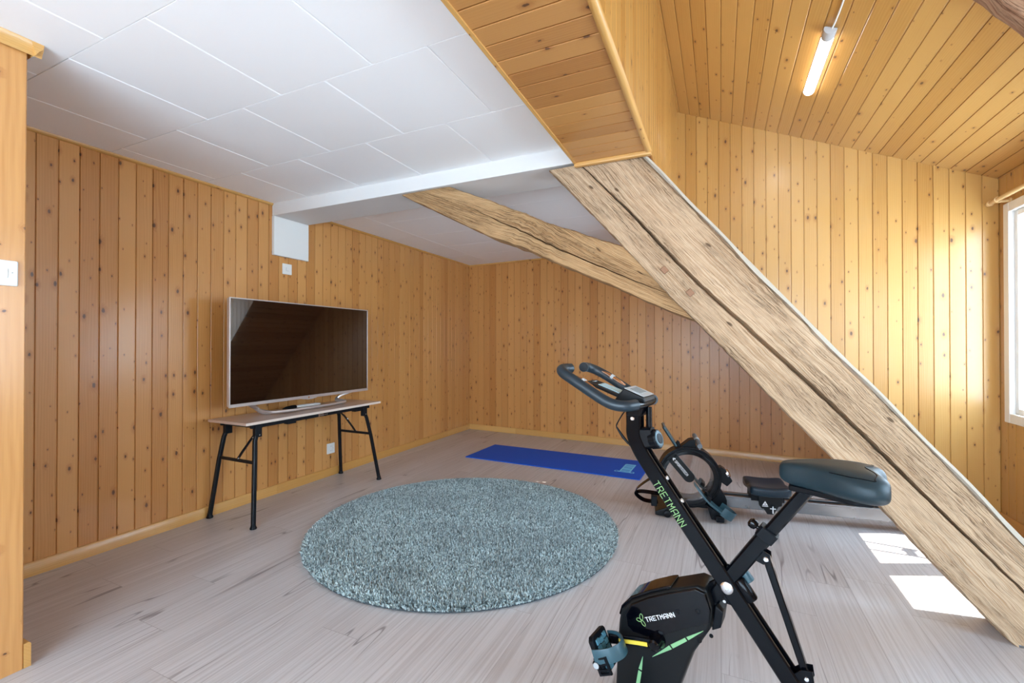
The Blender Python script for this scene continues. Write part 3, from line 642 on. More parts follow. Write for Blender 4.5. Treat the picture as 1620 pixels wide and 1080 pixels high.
# ------------------------------------------------------------------ round rug
RX, RY, RR = -1.535, 2.585, 0.985
t = thing('round_rug', 'round blue grey shaggy rug in the middle of the laminate floor', 'rug', (RX, RY, 0))
build('rug_backing', MB().lathe((0,0,0.001), (0,0,1), [(0, RR-0.015), (0.003, RR-0.008), (0.010, RR-0.012), (0.012, RR-0.03)], 96), plain('rug backing', (0.05, 0.06, 0.065), 0.9), t)
rng = np.random.default_rng(5); n = 150000
r = np.sqrt(rng.random(n))*(RR-0.006); a = rng.random(n)*2*PI
edge = np.clip((r-(RR-0.05))/0.045, 0, 1)
bx, by = r*np.cos(a), r*np.sin(a)
hgt = (0.024 + 0.010*rng.random(n))*(1-0.35*edge); th = rng.random(n)*2*PI; lean = 0.013*rng.random(n)
tx = bx + lean*np.cos(th) + edge*0.010*np.cos(a); ty = by + lean*np.sin(th) + edge*0.010*np.sin(a)
w = 0.0026 + 0.0014*rng.random(n); ph = rng.random(n)*PI
cx, cy = np.cos(ph)*w, np.sin(ph)*w
V = np.zeros((n, 5, 3)); z0 = 0.010
V[:,0] = np.stack([bx-cx, by-cy, np.full(n, z0)], 1); V[:,1] = np.stack([bx+cx, by+cy, np.full(n, z0)], 1)
mxx, myy = bx*0.45+tx*0.55, by*0.45+ty*0.55
V[:,2] = np.stack([mxx+cx*1.1, myy+cy*1.1, z0+hgt*0.66], 1); V[:,3] = np.stack([mxx-cx*1.1, myy-cy*1.1, z0+hgt*0.66], 1)
V[:,4] = np.stack([tx, ty, z0+hgt-edge*0.004], 1)
me = bpy.data.meshes.new('pile'); me.vertices.add(n*5); me.vertices.foreach_set('co', V.reshape(-1).astype(np.float32))
base_i = (np.arange(n)*5)[:,None]
loops = np.concatenate([base_i+np.array([[0,1,2,3]]), base_i+np.array([[3,2,4]])], 1).reshape(-1)
me.loops.add(n*7); me.loops.foreach_set('vertex_index', loops.astype(np.int32))
starts = np.stack([np.arange(n)*7, np.arange(n)*7+4], 1).reshape(-1); tot = np.tile(np.array([4,3]), n)
me.polygons.add(n*2); me.polygons.foreach_set('loop_start', starts.astype(np.int32)); me.polygons.foreach_set('loop_total', tot.astype(np.int32))
me.update(calc_edges=True); me.validate()
at = me.attributes.new('tint', 'FLOAT', 'FACE'); at.data.foreach_set('value', np.repeat(rng.random(n), 2).astype(np.float32))
tm = NT('blue grey rug yarn'); an = tm.n('ShaderNodeAttribute', attribute_name='tint'); tcr = tm.n('ShaderNodeTexCoord')
soft = tm.noise(tcr.outputs['Object'], 2.6, 3)
cc = tm.mix(tm.ss(an.outputs['Fac'], 0.0, 1.0), (0.12, 0.155, 0.162), (0.72, 0.85, 0.85)); cc = tm.mix(tm.math('MULTIPLY', tm.ss(soft, 0.35, 0.65), 0.35), cc, (0.24, 0.28, 0.285))
tm.l(cc, tm.b.inputs['Base Color']); tm.b.inputs['Roughness'].default_value = 0.9; tm.b.inputs['Specular IOR Level'].default_value = 0.15
me.materials.append(tm.m); po = bpy.data.objects.new('pile', me); C.objects.link(po); po.parent = t; po['kind'] = 'stuff'

# ------------------------------------------------------------------ exercise mat
t = thing('exercise_mat', 'blue exercise mat laid out on the floor along the back wall', 'mat', (-1.545, 4.445, 0), math.radians(-2.0))
build('mat_sheet', MB().box((-0.91, -0.325, 0.0005), (0.91, 0.325, 0.009)), M_mat, t, bevel=0.003)
mb = MB(); zz = 0.0092
def strip(p, q, wd):
    p, q = Vector((*p, zz)), Vector((*q, zz)); d = (q-p).normalized(); s_ = Vector((-d.y, d.x, 0))*wd/2
    mb.add([p-s_, q-s_, q+s_, p+s_] + [v + Vector((0,0,0.0006)) for v in (p-s_, q-s_, q+s_, p+s_)], [(0,1,2,3),(4,5,6,7),(0,1,5,4),(1,2,6,5),(2,3,7,6),(3,0,4,7)])
ex, ey = 0.735, -0.015
for p, q in (((-0.045,-0.13),(-0.045,0.15)), ((0.045,-0.13),(0.045,0.15)), ((-0.045,0.15),(0.045,0.15)), ((-0.06,-0.14),(0.06,-0.14))): strip((ex+p[0], ey+p[1]), (ex+q[0], ey+q[1]), 0.012)
rn = random.Random(4)
for k in range(13):
    y = ey - 0.115 + k*0.0205; strip((ex-0.040, y+rn.uniform(-0.006, 0.006)), (ex+0.040, y+rn.uniform(-0.006, 0.006)), 0.0105)
for cx_ in (-0.075, 0.068):
    for k in range(10):
        a0, a1 = 2*PI*k/10, 2*PI*(k+1)/10; strip((ex+cx_+0.018*math.cos(a0), ey-0.13+0.022*math.sin(a0)), (ex+cx_+0.018*math.cos(a1), ey-0.13+0.022*math.sin(a1)), 0.008)
build('printed_emblem', mb, M_matp, t, smooth=0)

# ------------------------------------------------------------------ exercise bike (x: towards the saddle, y: away from the viewer)
B = thing('exercise_bike', 'black folding exercise bike with green lettering in the foreground', 'exercise bike', (0.214, 1.514, 0), math.atan2(-0.182, 0.983))
cen = [(-0.492, 0.985), (-0.491, 0.925), (-0.489, 0.885), (-0.464, 0.831), (-0.402, 0.743), (-0.304, 0.608), (-0.187, 0.451), (-0.038, 0.246), (0.108, 0.045)]
P = [(a, 0, b) for a, b in cen]; P = catmull(P[:5], 6)[:-1] + [Vector(p) for p in P[4:]]
def rail(y0, y1, h):
    m_, w_ = (y0+y1)/2, (y1-y0)/2
    c = 0.004
    return [(m_-w_, -h+c), (m_-w_+c, -h), (m_+w_-c, -h), (m_+w_, -h+c), (m_+w_, h-c), (m_+w_-c, h), (m_-w_+c, h), (m_-w_, h-c)]
sc = [0.95 if i < 12 else 0.95 - 0.1*(i-12)/(len(P)-12) for i in range(len(P))]
build('main_post', MB().sweep(P, rail(-0.025, -0.009, 0.0245)), M_black, B, smooth=22)
build('main_post', MB().sweep(P, rail(0.011, 0.025, 0.0245)), M_black, B, smooth=22)
build('post_web', MB().sweep(P, [(-0.012, -0.004), (0.013, -0.004), (0.013, 0.006), (-0.012, 0.006)]), M_blackm, B)
bar_d = Vector((0.57, 0, -0.82)); bar_u = Vector((0.82, 0, 0.57))
lettering('post_lettering', 'TRETMANN', 0.0215, 0.160, M_greenl, B, Vector((-0.3680, -0.0254, 0.6800)), Vector((0.098, 0, -0.135)), bar_u, stroke=0.105)
def bolt(parent, p, r, axis=(0,-1,0), mat=None, name='bolt', h=0.004):
    return build(name, MB().lathe(p, axis, [(0, r), (h*0.5, r), (h, r*0.75), (h, r*0.35), (h*0.6, r*0.3)], 18), mat or M_chrome, parent)
bolt(B, (-0.492, -0.0245, 0.946), 0.0075)
bolt(B, (-0.197, -0.0245, 0.458), 0.0185, h=0.006)
for f, a, b in ((0, -0.391, 0.742), (0, -0.343, 0.676)):
    bolt(B, (a+0.004, 0.001, b+0.010), 0.009, axis=bar_u, h=0.008)
# seat tube, sleeve, collar
sd = Vector((0.553, 0, 0.833))
def rr(wy, hx, c=0.005): return [(-wy,-hx+c),(-wy+c,-hx),(wy-c,-hx),(wy,-hx+c),(wy,hx-c),(wy-c,hx),(-wy+c,hx),(-wy,hx-c)]
top = Vector((0.026, 0, 0.813)); 
build('seat_tube', MB().sweep([top, top - sd*0.24], rr(0.0135, 0.0172)), M_black, B, smooth=22)
s0 = Vector((-0.086, 0, 0.648)); s1 = Vector((-0.215, 0, 0.447))
build('seat_sleeve', MB().sweep([s0, s1], rr(0.019, 0.0215)), M_black, B, smooth=22)
build('sleeve_collar', MB().sweep([s0 + sd*0.006, s0 - sd*0.026], rr(0.0225, 0.0255)), M_blackm, B, smooth=22)
for k in (0,):
    mb = MB(); mb.cyl(top - sd*(0.035+0.03*k) + Vector((-0.0150, -0.0137, 0.0)) + Vector((0.015,0,0)), top - sd*(0.035+0.03*k) + Vector((0,-0.0128,0)), 0.0028, 8)
    build('height_mark', mb, M_chrome, B)
kn = s0 - sd*0.012 + Vector((-0.833, 0, 0.553))*0.022
build('pull_knob', MB().lathe(kn, (-0.833, 0, 0.553), [(0, 0.006), (0.008, 0.006), (0.010, 0.012), (0.018, 0.0155), (0.028, 0.0145), (0.033, 0.008)], 18), M_gloss, B)
# saddle: stations along x with half width, top, bottom
def saddle():
    st = [(-0.060, 0.014, 0.850, 0.822), (-0.054, 0.028, 0.862, 0.808), (-0.030, 0.040, 0.868, 0.799), (0.000, 0.050, 0.873, 0.797), (0.035, 0.068, 0.878, 0.795), (0.070, 0.092, 0.880, 0.792), (0.105, 0.109, 0.880, 0.789), (0.135, 0.116, 0.878, 0.787), (0.162, 0.112, 0.874, 0.788), (0.180, 0.096, 0.866, 0.793), (0.190, 0.070, 0.854, 0.802)]
    rings = []
    for x, w, zt_, zb in st:
        r_ = []
        for k in range(28):
            a = 2*PI*k/28; c, s = math.cos(a), math.sin(a)
            e = 0.55; yy = w*math.copysign(abs(c)**e, c); zz_ = (zt_+zb)/2 + (zt_-zb)/2*math.copysign(abs(s)**0.62, s)
            if s > 0: zz_ -= 0.010*(1-abs(yy)/w)*0.4          # shallow channel down the middle
            if s > 0: zz_ -= 0.012*(abs(yy)/0.116)**2
            xx = x + (0.022*math.exp(-(yy/0.030)**2)*-1 if x > 0.16 else 0)   # notch between the two rear lobes
            if s < 0: yy *= 1.0 - 0.20*abs(s)**1.5
            r_.append((xx, yy, zz_))
        rings.append(r_)
    return MB().loft(rings)
sad = build('saddle', saddle(), M_vinyl, B, smooth=80, subsurf=2)
seam = []
for k in range(31):
    yy = -0.092 + 0.184*k/30; xx = 0.160 - 0.25*max(0, abs(yy)-0.06) - 0.022*math.exp(-(yy/0.028)**2); seam.append((xx, yy, 0.8755 - 0.012*(abs(yy)/0.116)**2 - 0.004*max(0, 1-abs(yy)/0.05)))
seam = [(0.060, -0.074, 0.8745), (0.105, -0.091, 0.8715)] + seam + [(0.105, 0.091, 0.8715), (0.060, 0.074, 0.8745)]
from mathutils.bvhtree import BVHTree
bpy.context.view_layer.update()
bvh = BVHTree.FromObject(sad, bpy.context.evaluated_depsgraph_get()); sp_ = []
for p in catmull(seam, 2):
    hit = bvh.ray_cast(Vector((p.x, p.y, 1.2)), Vector((0, 0, -1)))
    if hit[0]: sp_.append(hit[0] + Vector((0, 0, 0.0003)))
build('seam', MB().tube(sp_, 0.0014, 6), M_blackm, sad)
build('saddle_base', MB().prism([(-0.04, -0.03), (0.03, -0.055), (0.13, -0.105), (0.17, -0.09), (0.17, 0.09), (0.13, 0.105), (0.03, 0.055), (-0.04, 0.03)], 0.783, 0.800, lambda a, b, q: (a*0.9, b*0.7, q)), M_blackm, B, bevel=0.005)
build('saddle_clamp', MB().cyl((0.034, -0.03, 0.803), (0.034, 0.03, 0.803), 0.016, 16), M_blackm, B)
# strut from the sleeve to the lower post
tab = MB().prism([(-0.135, 0.585), (-0.115, 0.600), (-0.082, 0.585), (-0.080, 0.560), (-0.100, 0.552), (-0.13, 0.562)], -0.016, -0.012); tab.prism([(-0.135, 0.585), (-0.115, 0.600), (-0.082, 0.585), (-0.080, 0.560), (-0.100, 0.552), (-0.13, 0.562)], 0.012, 0.016)
build('strut_bracket', tab, M_black, B, bevel=0.001)
st_ = build('strut', MB().sweep([(-0.093, 0, 0.572), (0.006, 0, 0.262)], rr(0.0115, 0.0105, 0.003), scale=[1, 0.9]), M_black, B, smooth=22)
bolt(st_, (-0.093, -0.016, 0.570), 0.0072)
mb = MB()
for y in (-0.019, 0.015): mb.prism([(-0.045, 0.225), (-0.03, 0.262), (-0.005, 0.285), (0.020, 0.290), (0.024, 0.262), (0.012, 0.232), (-0.02, 0.19)], y, y+0.004)
build('strut_foot', mb, M_black, B, bevel=0.001)
bolt(B, (0.006, -0.019, 0.265), 0.0065)
build('pivot_roller', MB().lathe((-0.168, -0.004, 0.487), (0.57, 0, -0.82), [(0, 0.017), (0.003, 0.0195), (0.062, 0.0195), (0.066, 0.017)], 22), M_black, B)
build('pivot_cover', MB().lathe((-0.150, 0.006, 0.500), (0.57, 0.1, -0.82), [(-0.015, 0.006), (-0.010, 0.013), (0.0, 0.015), (0.02, 0.015)], 18), M_teal, B)
# link plates between seat tube and flywheel housing
for y in (-0.0088, 0.0058):
    pt = build('link_plate', MB().prism([(-0.262, 0.440), (-0.226, 0.470), (-0.198, 0.520), (-0.172, 0.492), (-0.168, 0.412), (-0.180, 0.400), (-0.206, 0.402), (-0.246, 0.418)], y, y+0.003), M_black, B, bevel=0.001)
bolt(B, (-0.2440, -0.0088, 0.4230), 0.0058); bolt(B, (-0.2060, -0.0088, 0.4085), 0.0058)
build('front_tube', MB().sweep([s1 + sd*0.02, (-0.47, 0, 0.035)], rr(0.017, 0.020)), M_black, B, smooth=22)
# flywheel housing: two tone shell
hy = 0.060
body = [(-0.545, 0.014), (-0.536, 0.20), (-0.530, 0.262), (-0.523, 0.297), (-0.487, 0.340), (-0.430, 0.378), (-0.367, 0.412), (-0.277, 0.453), (-0.250, 0.448), (-0.234, 0.394), (-0.235, 0.363), (-0.240, 0.327), (-0.288, 0.238), (-0.322, 0.138), (-0.362, 0.014)]
HO = build('flywheel_housing', MB().prism(body, -hy+0.006, hy-0.006), M_char, B, bevel=0.012, seg=3)
pan = [(-0.503, 0.292), (-0.497, 0.255), (-0.478, 0.240), (-0.430, 0.243), (-0.383, 0.264), (-0.300, 0.318), (-0.240, 0.352), (-0.2365, 0.392), (-0.252, 0.441), (-0.280, 0.446), (-0.367, 0.404), (-0.432, 0.368), (-0.485, 0.330)]
build('glossy_side_panel', MB().prism(pan, -hy-0.004, -hy+0.010), M_gloss, HO, bevel=0.004, seg=3)
build('glossy_side_panel', MB().prism(pan, hy-0.010, hy+0.004), M_gloss, HO, bevel=0.004, seg=3)
rim = MB().sweep([(-0.528, 0, 0.272), (-0.520, 0, 0.302), (-0.487, 0, 0.343), (-0.430, 0, 0.381), (-0.372, 0, 0.412), (-0.356, 0, 0.418)], [(-0.045, -0.004), (0.045, -0.004), (0.045, 0.006), (-0.045, 0.006)])
build('top_cowl', rim, M_gloss, HO, bevel=0.003)
lettering('maker_lettering', 'TRETMANN', 0.0125, 0.106, M_wprint, HO, Vector((-0.388, -hy-0.0042, 0.3225)), Vector((0.1, 0, 0.053)), Vector((-0.5, 0, 0.85)), stroke=0.17)
mb = MB(); lc = Vector((-0.4475, -hy-0.0048, 0.2915))
for aa, ln in ((95, 0.021), (185, 0.017), (-50, 0.019)):
    d = Vector((math.cos(math.radians(aa)), 0, math.sin(math.radians(aa)))); nrm = Vector((-d.z, 0, d.x)); loop = []
    for k in range(16):
        q = 2*PI*k/16; loop.append(lc + d*(ln/2 - ln/2*math.cos(q)) + nrm*(0.0052*math.sin(q)))
    mb.tube(loop, 0.0011, 5, closed=True)
build('leaf_emblem', mb, M_greenl, HO)
mb = MB()
def stripe(p, q, w0, w1):
    p, q = Vector((p[0], 0, p[1])), Vector((q[0], 0, q[1])); d = (q-p).normalized(); n_ = Vector((-d.z, 0, d.x))
    pts = [p - n_*w0/2, q - n_*w1/2, q + n_*w1/2, p + n_*w0/2]; mb.prism([(v.x, v.z) for v in pts], -hy+0.0045, -hy+0.007)
for p, q, w0, w1 in (((-0.415, 0.180), (-0.357, 0.233), 0.001, 0.012), ((-0.353, 0.237), (-0.309, 0.276), 0.012, 0.010), ((-0.305, 0.280), (-0.258, 0.321), 0.010, 0.001), ((-0.447, 0.168), (-0.4555, 0.122), 0.001, 0.011), ((-0.4565, 0.116), (-0.464, 0.070), 0.011, 0.012)):
    mb = MB(); stripe(p, q, w0, w1); build('green_stripe', mb, M_green, HO)
for a, b, q in ((-0.332, 0.360, -hy-0.0035), (-0.272, 0.381, -hy-0.0035), (-0.270, 0.288, -hy+0.006)): build('screw_recess', MB().lathe((a, q, b), (0,-1,0), [(0, 0.008), (0.0012, 0.008), (0.0012, 0.005), (0.0004, 0.005)], 16), M_blackm, HO)
mb = MB().prism([(-0.228, 0.40), (-0.205, 0.385), (-0.212, 0.335), (-0.238, 0.318)], -0.035, 0.035); build('housing_bracket', mb, M_blackm, B, bevel=0.004)
bolt(B, (-0.236, -0.050, 0.312), 0.006, mat=M_blackm)
# crank, pedal, strap
CR = (-0.398, 0.243)
build('crank_axle', MB().lathe((CR[0], -0.050, CR[1]), (0,-1,0), [(0, 0.026), (0.012, 0.026), (0.020, 0.020), (0.045, 0.018), (0.050, 0.012)], 24), M_gloss, B)
ce = (-0.545, 0.214)
arm = build('crank_arm', MB().sweep([(CR[0], -0.085, CR[1]), (-0.45, -0.092, 0.236), (ce[0], -0.098, ce[1])], rr(0.006, 0.0145, 0.003)), M_black, B, smooth=22)
build('crank_arm', MB().sweep([(CR[0], 0.085, CR[1]), (-0.35, 0.092, 0.25), (2*CR[0]-ce[0], 0.098, 2*CR[1]-ce[1])], rr(0.006, 0.0145, 0.003)), M_black, B, smooth=22)
lab = MB().sweep([(-0.418, -0.0962, 0.2405), (-0.450, -0.0994, 0.2355), (-0.510, -0.1032, 0.2225)], [(-0.0012, -0.006), (0.0012, -0.006), (0.0012, 0.006), (-0.0012, 0.006)]); build('yellow_label', lab, M_yellow, arm)
def pedal(name, c, yn, parent):
    """platform pedal hanging steeply, tread towards the saddle, strap bowed over it"""
    Lx = Vector((0.45, 0.0, -0.893)); Nn = Vector((0.893, 0, 0.45)); Yy = Vector((0, yn, 0)); c = Vector(c)
    q = lambda a, b, h: c + Lx*a + Yy*b + Nn*h
    out = []
    pd = build(name, MB().prism([(-0.058, 0.004), (-0.050, -0.002), (0.045, -0.002), (0.056, 0.012), (0.056, 0.078), (0.045, 0.092), (-0.050, 0.092), (-0.060, 0.080)], -0.014, 0.004, lambda a, b, h: tuple(q(a, b, h))), M_blackm, parent, bevel=0.003)
    mb = MB()
    for i in range(5):
        for j in range(3):
            a0 = -0.046 + i*0.0192 + (0.004 if j % 2 else 0); b0 = 0.012 + j*0.023
            mb.loft([[q(a0+dx_*0.0165*s_ + 0.00825*(1-s_), b0+dy_*0.019*s_ + 0.0095*(1-s_), h) for dx_, dy_ in ((0,0),(1,0),(1,1),(0,1))] for h, s_ in ((0.003, 1), (0.0085, 0.86))])
    build('tread', mb, M_tread, pd, smooth=0)
    arc = [q(-0.012+0.012*math.sin(PI*k/18), 0.045 + 0.060*math.cos(PI*k/18), -0.004 + 0.076*math.sin(PI*k/18)**0.8) for k in range(19)]
    m2 = MB().sweep(arc, [(-0.021,-0.0018), (-0.018,-0.0026), (0.018,-0.0026), (0.021,-0.0018), (0.021,0.0018), (0.018,0.0026), (-0.018,0.0026), (-0.021,0.0018)], side=tuple(Lx))
    build('strap', m2, M_teal, pd, smooth=60)
    m3 = MB(); bp = q(0.016, 0.103, 0.014)
    M3 = Matrix.Translation(bp) @ Matrix(((Lx.x, Yy.x, Nn.x, 0), (Lx.y, Yy.y, Nn.y, 0), (Lx.z, Yy.z, Nn.z, 0), (0,0,0,1)))
    for lo, hi in (((-0.024,-0.004,-0.022), (0.028,0.004,-0.014)), ((-0.024,-0.004,0.016), (0.028,0.004,0.024)), ((-0.024,-0.004,-0.014), (-0.018,0.004,0.016)), ((-0.006,-0.003,-0.014), (0.000,0.003,0.016)), ((0.010,-0.003,-0.014), (0.016,0.003,0.016)), ((0.022,-0.004,-0.014), (0.028,0.004,0.016))): m3.box(lo, hi, M3)
    build('strap_buckle', m3, M_blackm, pd, bevel=0.001)
    build('axle_cap', MB().lathe(q(0.012, 0.092, -0.006), tuple(Yy), [(0, 0.015), (0.012, 0.014), (0.016, 0.011)], 18), M_blackm, pd)
    build('axle_nut', MB().lathe(q(0.012, 0.107, -0.006), tuple(Yy), [(0, 0.010), (0.003, 0.009)], 18), M_lgrey, pd)
    return pd
pedal('pedal', (ce[0]+0.004, -0.106, ce[1]-0.010), -1, B)
# stabilisers
for x, z, w in ((0.112, 0.030, 0.21), (-0.480, 0.030, 0.19)):
    build('stabiliser', MB().cyl((x, -w, z), (x, w, z), 0.022, 20), M_black, B)
    for s in (-1, 1): build('end_cap', MB().lathe((x, s*(w-0.03), z), (0, s, 0), [(0, 0.024), (0.004, 0.0295), (0.045, 0.0295), (0.050, 0.024)], 18), M_blackm, B)
# handlebar
path = [(-0.452, 0.0, 0.998), (-0.452, -0.045, 0.999), (-0.457, -0.085, 1.002), (-0.476, -0.120, 1.000), (-0.512, -0.134, 1.003), (-0.552, -0.137, 1.018), (-0.610, -0.138, 1.050), (-0.660, -0.138, 1.078), (-0.700, -0.131, 1.098), (-0.722, -0.108, 1.109), (-0.724, -0.078, 1.112), (-0.714, -0.052, 1.112)]
for s in (-1, 1):
    pp = catmull([(x, -s*y if s > 0 else y, z) for x, y, z in path[2:]], 6)
    if s > 0: pp = catmull([(x, -y, z) for x, y, z in path[2:]], 6)
    g = build('handle_grip', MB().tube(pp, 0.0182, 20), M_foam, B, smooth=70)
    e, e2 = pp[-1], pp[-2]; build('end_plug', MB().lathe(e, e-e2, [(-0.004, 0.0165), (0.001, 0.0170), (0.004, 0.015)], 20), M_blackm, g)
    y_ = 0.135*s; inn = -s
    sp = [(-0.672, y_+inn*0.008, 1.094), (-0.645, y_+inn*0.010, 1.083), (-0.600, y_+inn*0.010, 1.058), (-0.575, y_+inn*0.009, 1.044)]
    build('pulse_sensor', MB().sweep(sp, [(0.0105*math.cos(a), 0.0075*math.sin(a)) for a in [2*PI*k/12 for k in range(12)]], side=(0,1,0), scale=[0.5,1,1,0.5]), M_copper, g)
    build('sensor_ring', MB().sweep([(-0.632, y_+inn*0.009, 1.0765), (-0.622, y_+inn*0.009, 1.0715)], [(0.0125*math.cos(a), 0.0095*math.sin(a)) for a in [2*PI*k/12 for k in range(12)]], side=(0,1,0)), M_lgrey, g)
build('handlebar_tube', MB().tube(catmull([(-0.458, -0.09, 1.002), (-0.452, -0.045, 0.999), (-0.452, 0.045, 0.999), (-0.458, 0.09, 1.002)], 4), 0.0125, 16), M_black, B)
# console
CO = build('console', MB().prism([(-0.512, 1.050), (-0.443, 1.024), (-0.437, 1.010), (-0.447, 0.992), (-0.475, 0.984), (-0.520, 0.990), (-0.545, 1.010)], -0.055, 0.055), M_char, B, bevel=0.004)
build('display_face', MB().prism([(-0.510, 1.0505), (-0.4435, 1.0255), (-0.4430, 1.0270), (-0.5095, 1.0522)], -0.052, 0.052), M_lgrey, CO)
build('display_glass', MB().prism([(-0.499, 1.0475), (-0.462, 1.0335), (-0.4615, 1.0352), (-0.4985, 1.0492)], -0.036, 0.036), M_lcd2, CO)
build('device_tray', MB().prism([(-0.660, 1.068), (-0.655, 1.058), (-0.520, 1.010), (-0.512, 1.018), (-0.520, 1.024)], -0.046, 0.046), M_char, CO, bevel=0.004)
build('tray_window', MB().prism([(-0.6165, 1.0560), (-0.5375, 1.0300), (-0.5370, 1.0318), (-0.6160, 1.0580)], -0.030, 0.028), M_lcd, CO)
build('tray_lip', MB().prism([(-0.530, 1.026), (-0.516, 1.021), (-0.510, 1.034), (-0.520, 1.040)], -0.044, 0.044), M_lgrey, CO, bevel=0.002)
mb = MB()
mb.box((-0.646, -0.014, 1.0645), (-0.638, 0.010, 1.0665))
build('tray_print', mb, M_lgrey, CO)
build('console_bracket', MB().prism([(-0.515, 0.995), (-0.450, 0.995), (-0.462, 0.955), (-0.512, 0.955)], -0.028, 0.028), M_black, B, bevel=0.003)
build('side_post', MB().tube([(-0.447, 0.012, 0.985), (-0.446, 0.012, 0.90), (-0.440, 0.012, 0.865)], 0.010, 12), M_black, B)
# tension knob
ka = Vector((0.93, -0.12, 0.30)).normalized(); kc = Vector((-0.424, 0, 0.878))
build('knob_mount', MB().sweep([(-0.470, 0, 0.880), (-0.428, 0, 0.884)], rr(0.022, 0.034, 0.006)), M_blackm, B, bevel=0.002)
mb = MB(); n_ = 48; aa_ = ka.orthogonal().normalized(); bb_ = ka.cross(aa_); rings = []
for h, r_ in ((-0.012, 0.026), (-0.010, 0.0315), (0.012, 0.0335), (0.017, 0.030)):
    rings.append([kc + ka*h + (aa_*math.cos(2*PI*q/n_) + bb_*math.sin(2*PI*q/n_))*(r_*(1.0 if (q // 2) % 2 else 0.94)) for q in range(n_)])
KN = build('tension_knob', mb.loft(rings), M_blackm, B, smooth=30)
build('knob_scale', MB().lathe(kc + ka*0.0165, ka, [(0, 0.027), (0.002, 0.0265), (0.003, 0.022), (0.0022, 0.010)], 32), M_teal, KN)
build('knob_cap', MB().lathe(kc + ka*0.018, ka, [(0, 0.018), (0.0025, 0.017), (0.004, 0.008)], 28), M_blackm, KN)
# cables
build('sensor_cable', MB().tube(catmull([(-0.500, -0.01, 0.990), (-0.528, -0.01, 0.962), (-0.552, -0.006, 0.925), (-0.558, -0.004, 0.908), (-0.545, -0.002, 0.885), (-0.522, 0.0, 0.858), (-0.500, 0.0, 0.838)], 5), 0.0022, 8), M_blackm, B)
build('cable_plug', MB().tube([(-0.5575, -0.004, 0.906), (-0.535, -0.002, 0.874), (-0.515, 0, 0.852)], 0.0052, 10, scale=[0.6, 1, 0.8]), M_blackm, B)

# ------------------------------------------------------------------ rowing machine (x: along the rail, y: away from the viewer)
R = thing('rowing_machine', 'black water rowing machine on the floor behind the exercise bike', 'rowing machine', (-0.20, 3.43, 0), math.atan2(0.152, 0.988))
HC = (-0.003, 0.258); NR = 72
basep = [(-0.115, 0.048), (0.243, 0.048), (0.243, 0.135), (0.222, 0.160), (0.192, 0.200), (0.186, 0.235), (0.0, 0.26), (-0.115, 0.14)]
def ray_poly(c, a, pl_):
    best = 0; dx_, dy_ = math.cos(a), math.sin(a)
    for (x0, y0), (x1, y1) in zip(pl_, pl_[1:]+pl_[:1]):
        ex_, ey_ = x1-x0, y1-y0; den = dx_*ey_ - dy_*ex_
        if abs(den) < 1e-9: continue
        t_ = ((x0-c[0])*ey_ - (y0-c[1])*ex_)/den; u_ = ((x0-c[0])*dy_ - (y0-c[1])*dx_)/den
        if t_ > 0 and -1e-6 <= u_ <= 1+1e-6: best = max(best, t_)
    return best
def annulus(ri, ro, y0, y1, n=NR, c=HC):
    mb = MB(); rings = []
    A = [2*PI*k/n for k in range(n)]
    f_o = ro if callable(ro) else (lambda a: ro)
    I = [(c[0]+ri*math.cos(a), c[1]+ri*math.sin(a)) for a in A]; O = [(c[0]+f_o(a)*math.cos(a), c[1]+f_o(a)*math.sin(a)) for a in A]
    vs = [(x, y, z) for y in (y0, y1) for P_ in (I, O) for x, z in P_]; fs = []
    for k in range(n):
        j = (k+1) % n
        fs += [(k, j, n+j, n+k), (2*n+k, 3*n+k, 3*n+j, 2*n+j), (n+k, n+j, 3*n+j, 3*n+k), (k, 2*n+k, 2*n+j, j)]
    return mb.add(vs, fs)
RF = build('drum_frame', annulus(0.172, lambda a: max(0.210, ray_poly(HC, a, basep)), 0.004, 0.150), M_blackm, R, bevel=0.006, seg=2)
build('drum_rim', annulus(0.161, 0.184, -0.004, 0.154), M_gloss, RF, bevel=0.003)
build('outer_bead', annulus(0.196, 0.2135, -0.002, 0.020), M_black, RF, bevel=0.003)
dr = build('water_drum', MB().lathe((HC[0], 0.016, HC[1]), (0,1,0), [(0, 0.163), (0.002, 0.163)], 48), M_drum, R, smooth=0)
build('drum_back_sheet', MB().lathe((HC[0], 0.128, HC[1]), (0,1,0), [(0, 0.163), (0.002, 0.163)], 48), M_drum, dr, smooth=0)
mb = MB()
for k in range(13):
    a = math.radians(52 - k*4.2); r0, r1 = 0.134, 0.150
    mb.bar((HC[0]+r0*math.cos(a), 0.015, HC[1]+r0*math.sin(a)), (HC[0]+r1*math.cos(a), 0.015, HC[1]+r1*math.sin(a)), 0.0006, 0.0016)
build('level_scale', mb, M_plastd, dr, smooth=0)
a_, b_ = Vector((-0.122, 0, 0.402)), Vector((-0.004, 0, 0.262)); d = (b_-a_).normalized(); nn = Vector((-d.z, 0, d.x)); w_ = 0.038; cap = []
for k in range(13):
    q = -PI/2 + PI*k/12; cap.append(b_ + d*(w_*math.cos(q)) + nn*(w_*math.sin(q)))
cap += [a_ + nn*w_, a_ - nn*w_]
NB = build('name_bar', MB().prism([(v.x, v.z) for v in cap], -0.004, 0.012), M_char, R, bevel=0.002)
build('bar_edge', MB().bar(a_ + nn*w_ + Vector((0, -0.002, 0)) + d*0.02, b_ + nn*w_ + Vector((0,-0.002,0)), 0.003, 0.0025), M_alu, NB)
lettering('maker_lettering', 'SPORTSTECH', 0.016, 0.128, M_wprint, NB, (a_*0.42+b_*0.58) + Vector((0, -0.0043, 0)), d, Vector((0.76, 0, 0.64)), stroke=0.17)
mb = MB(); e0 = a_*0.86+b_*0.14 + Vector((0,-0.0046,0)); uu = nn if nn.z > 0 else -nn
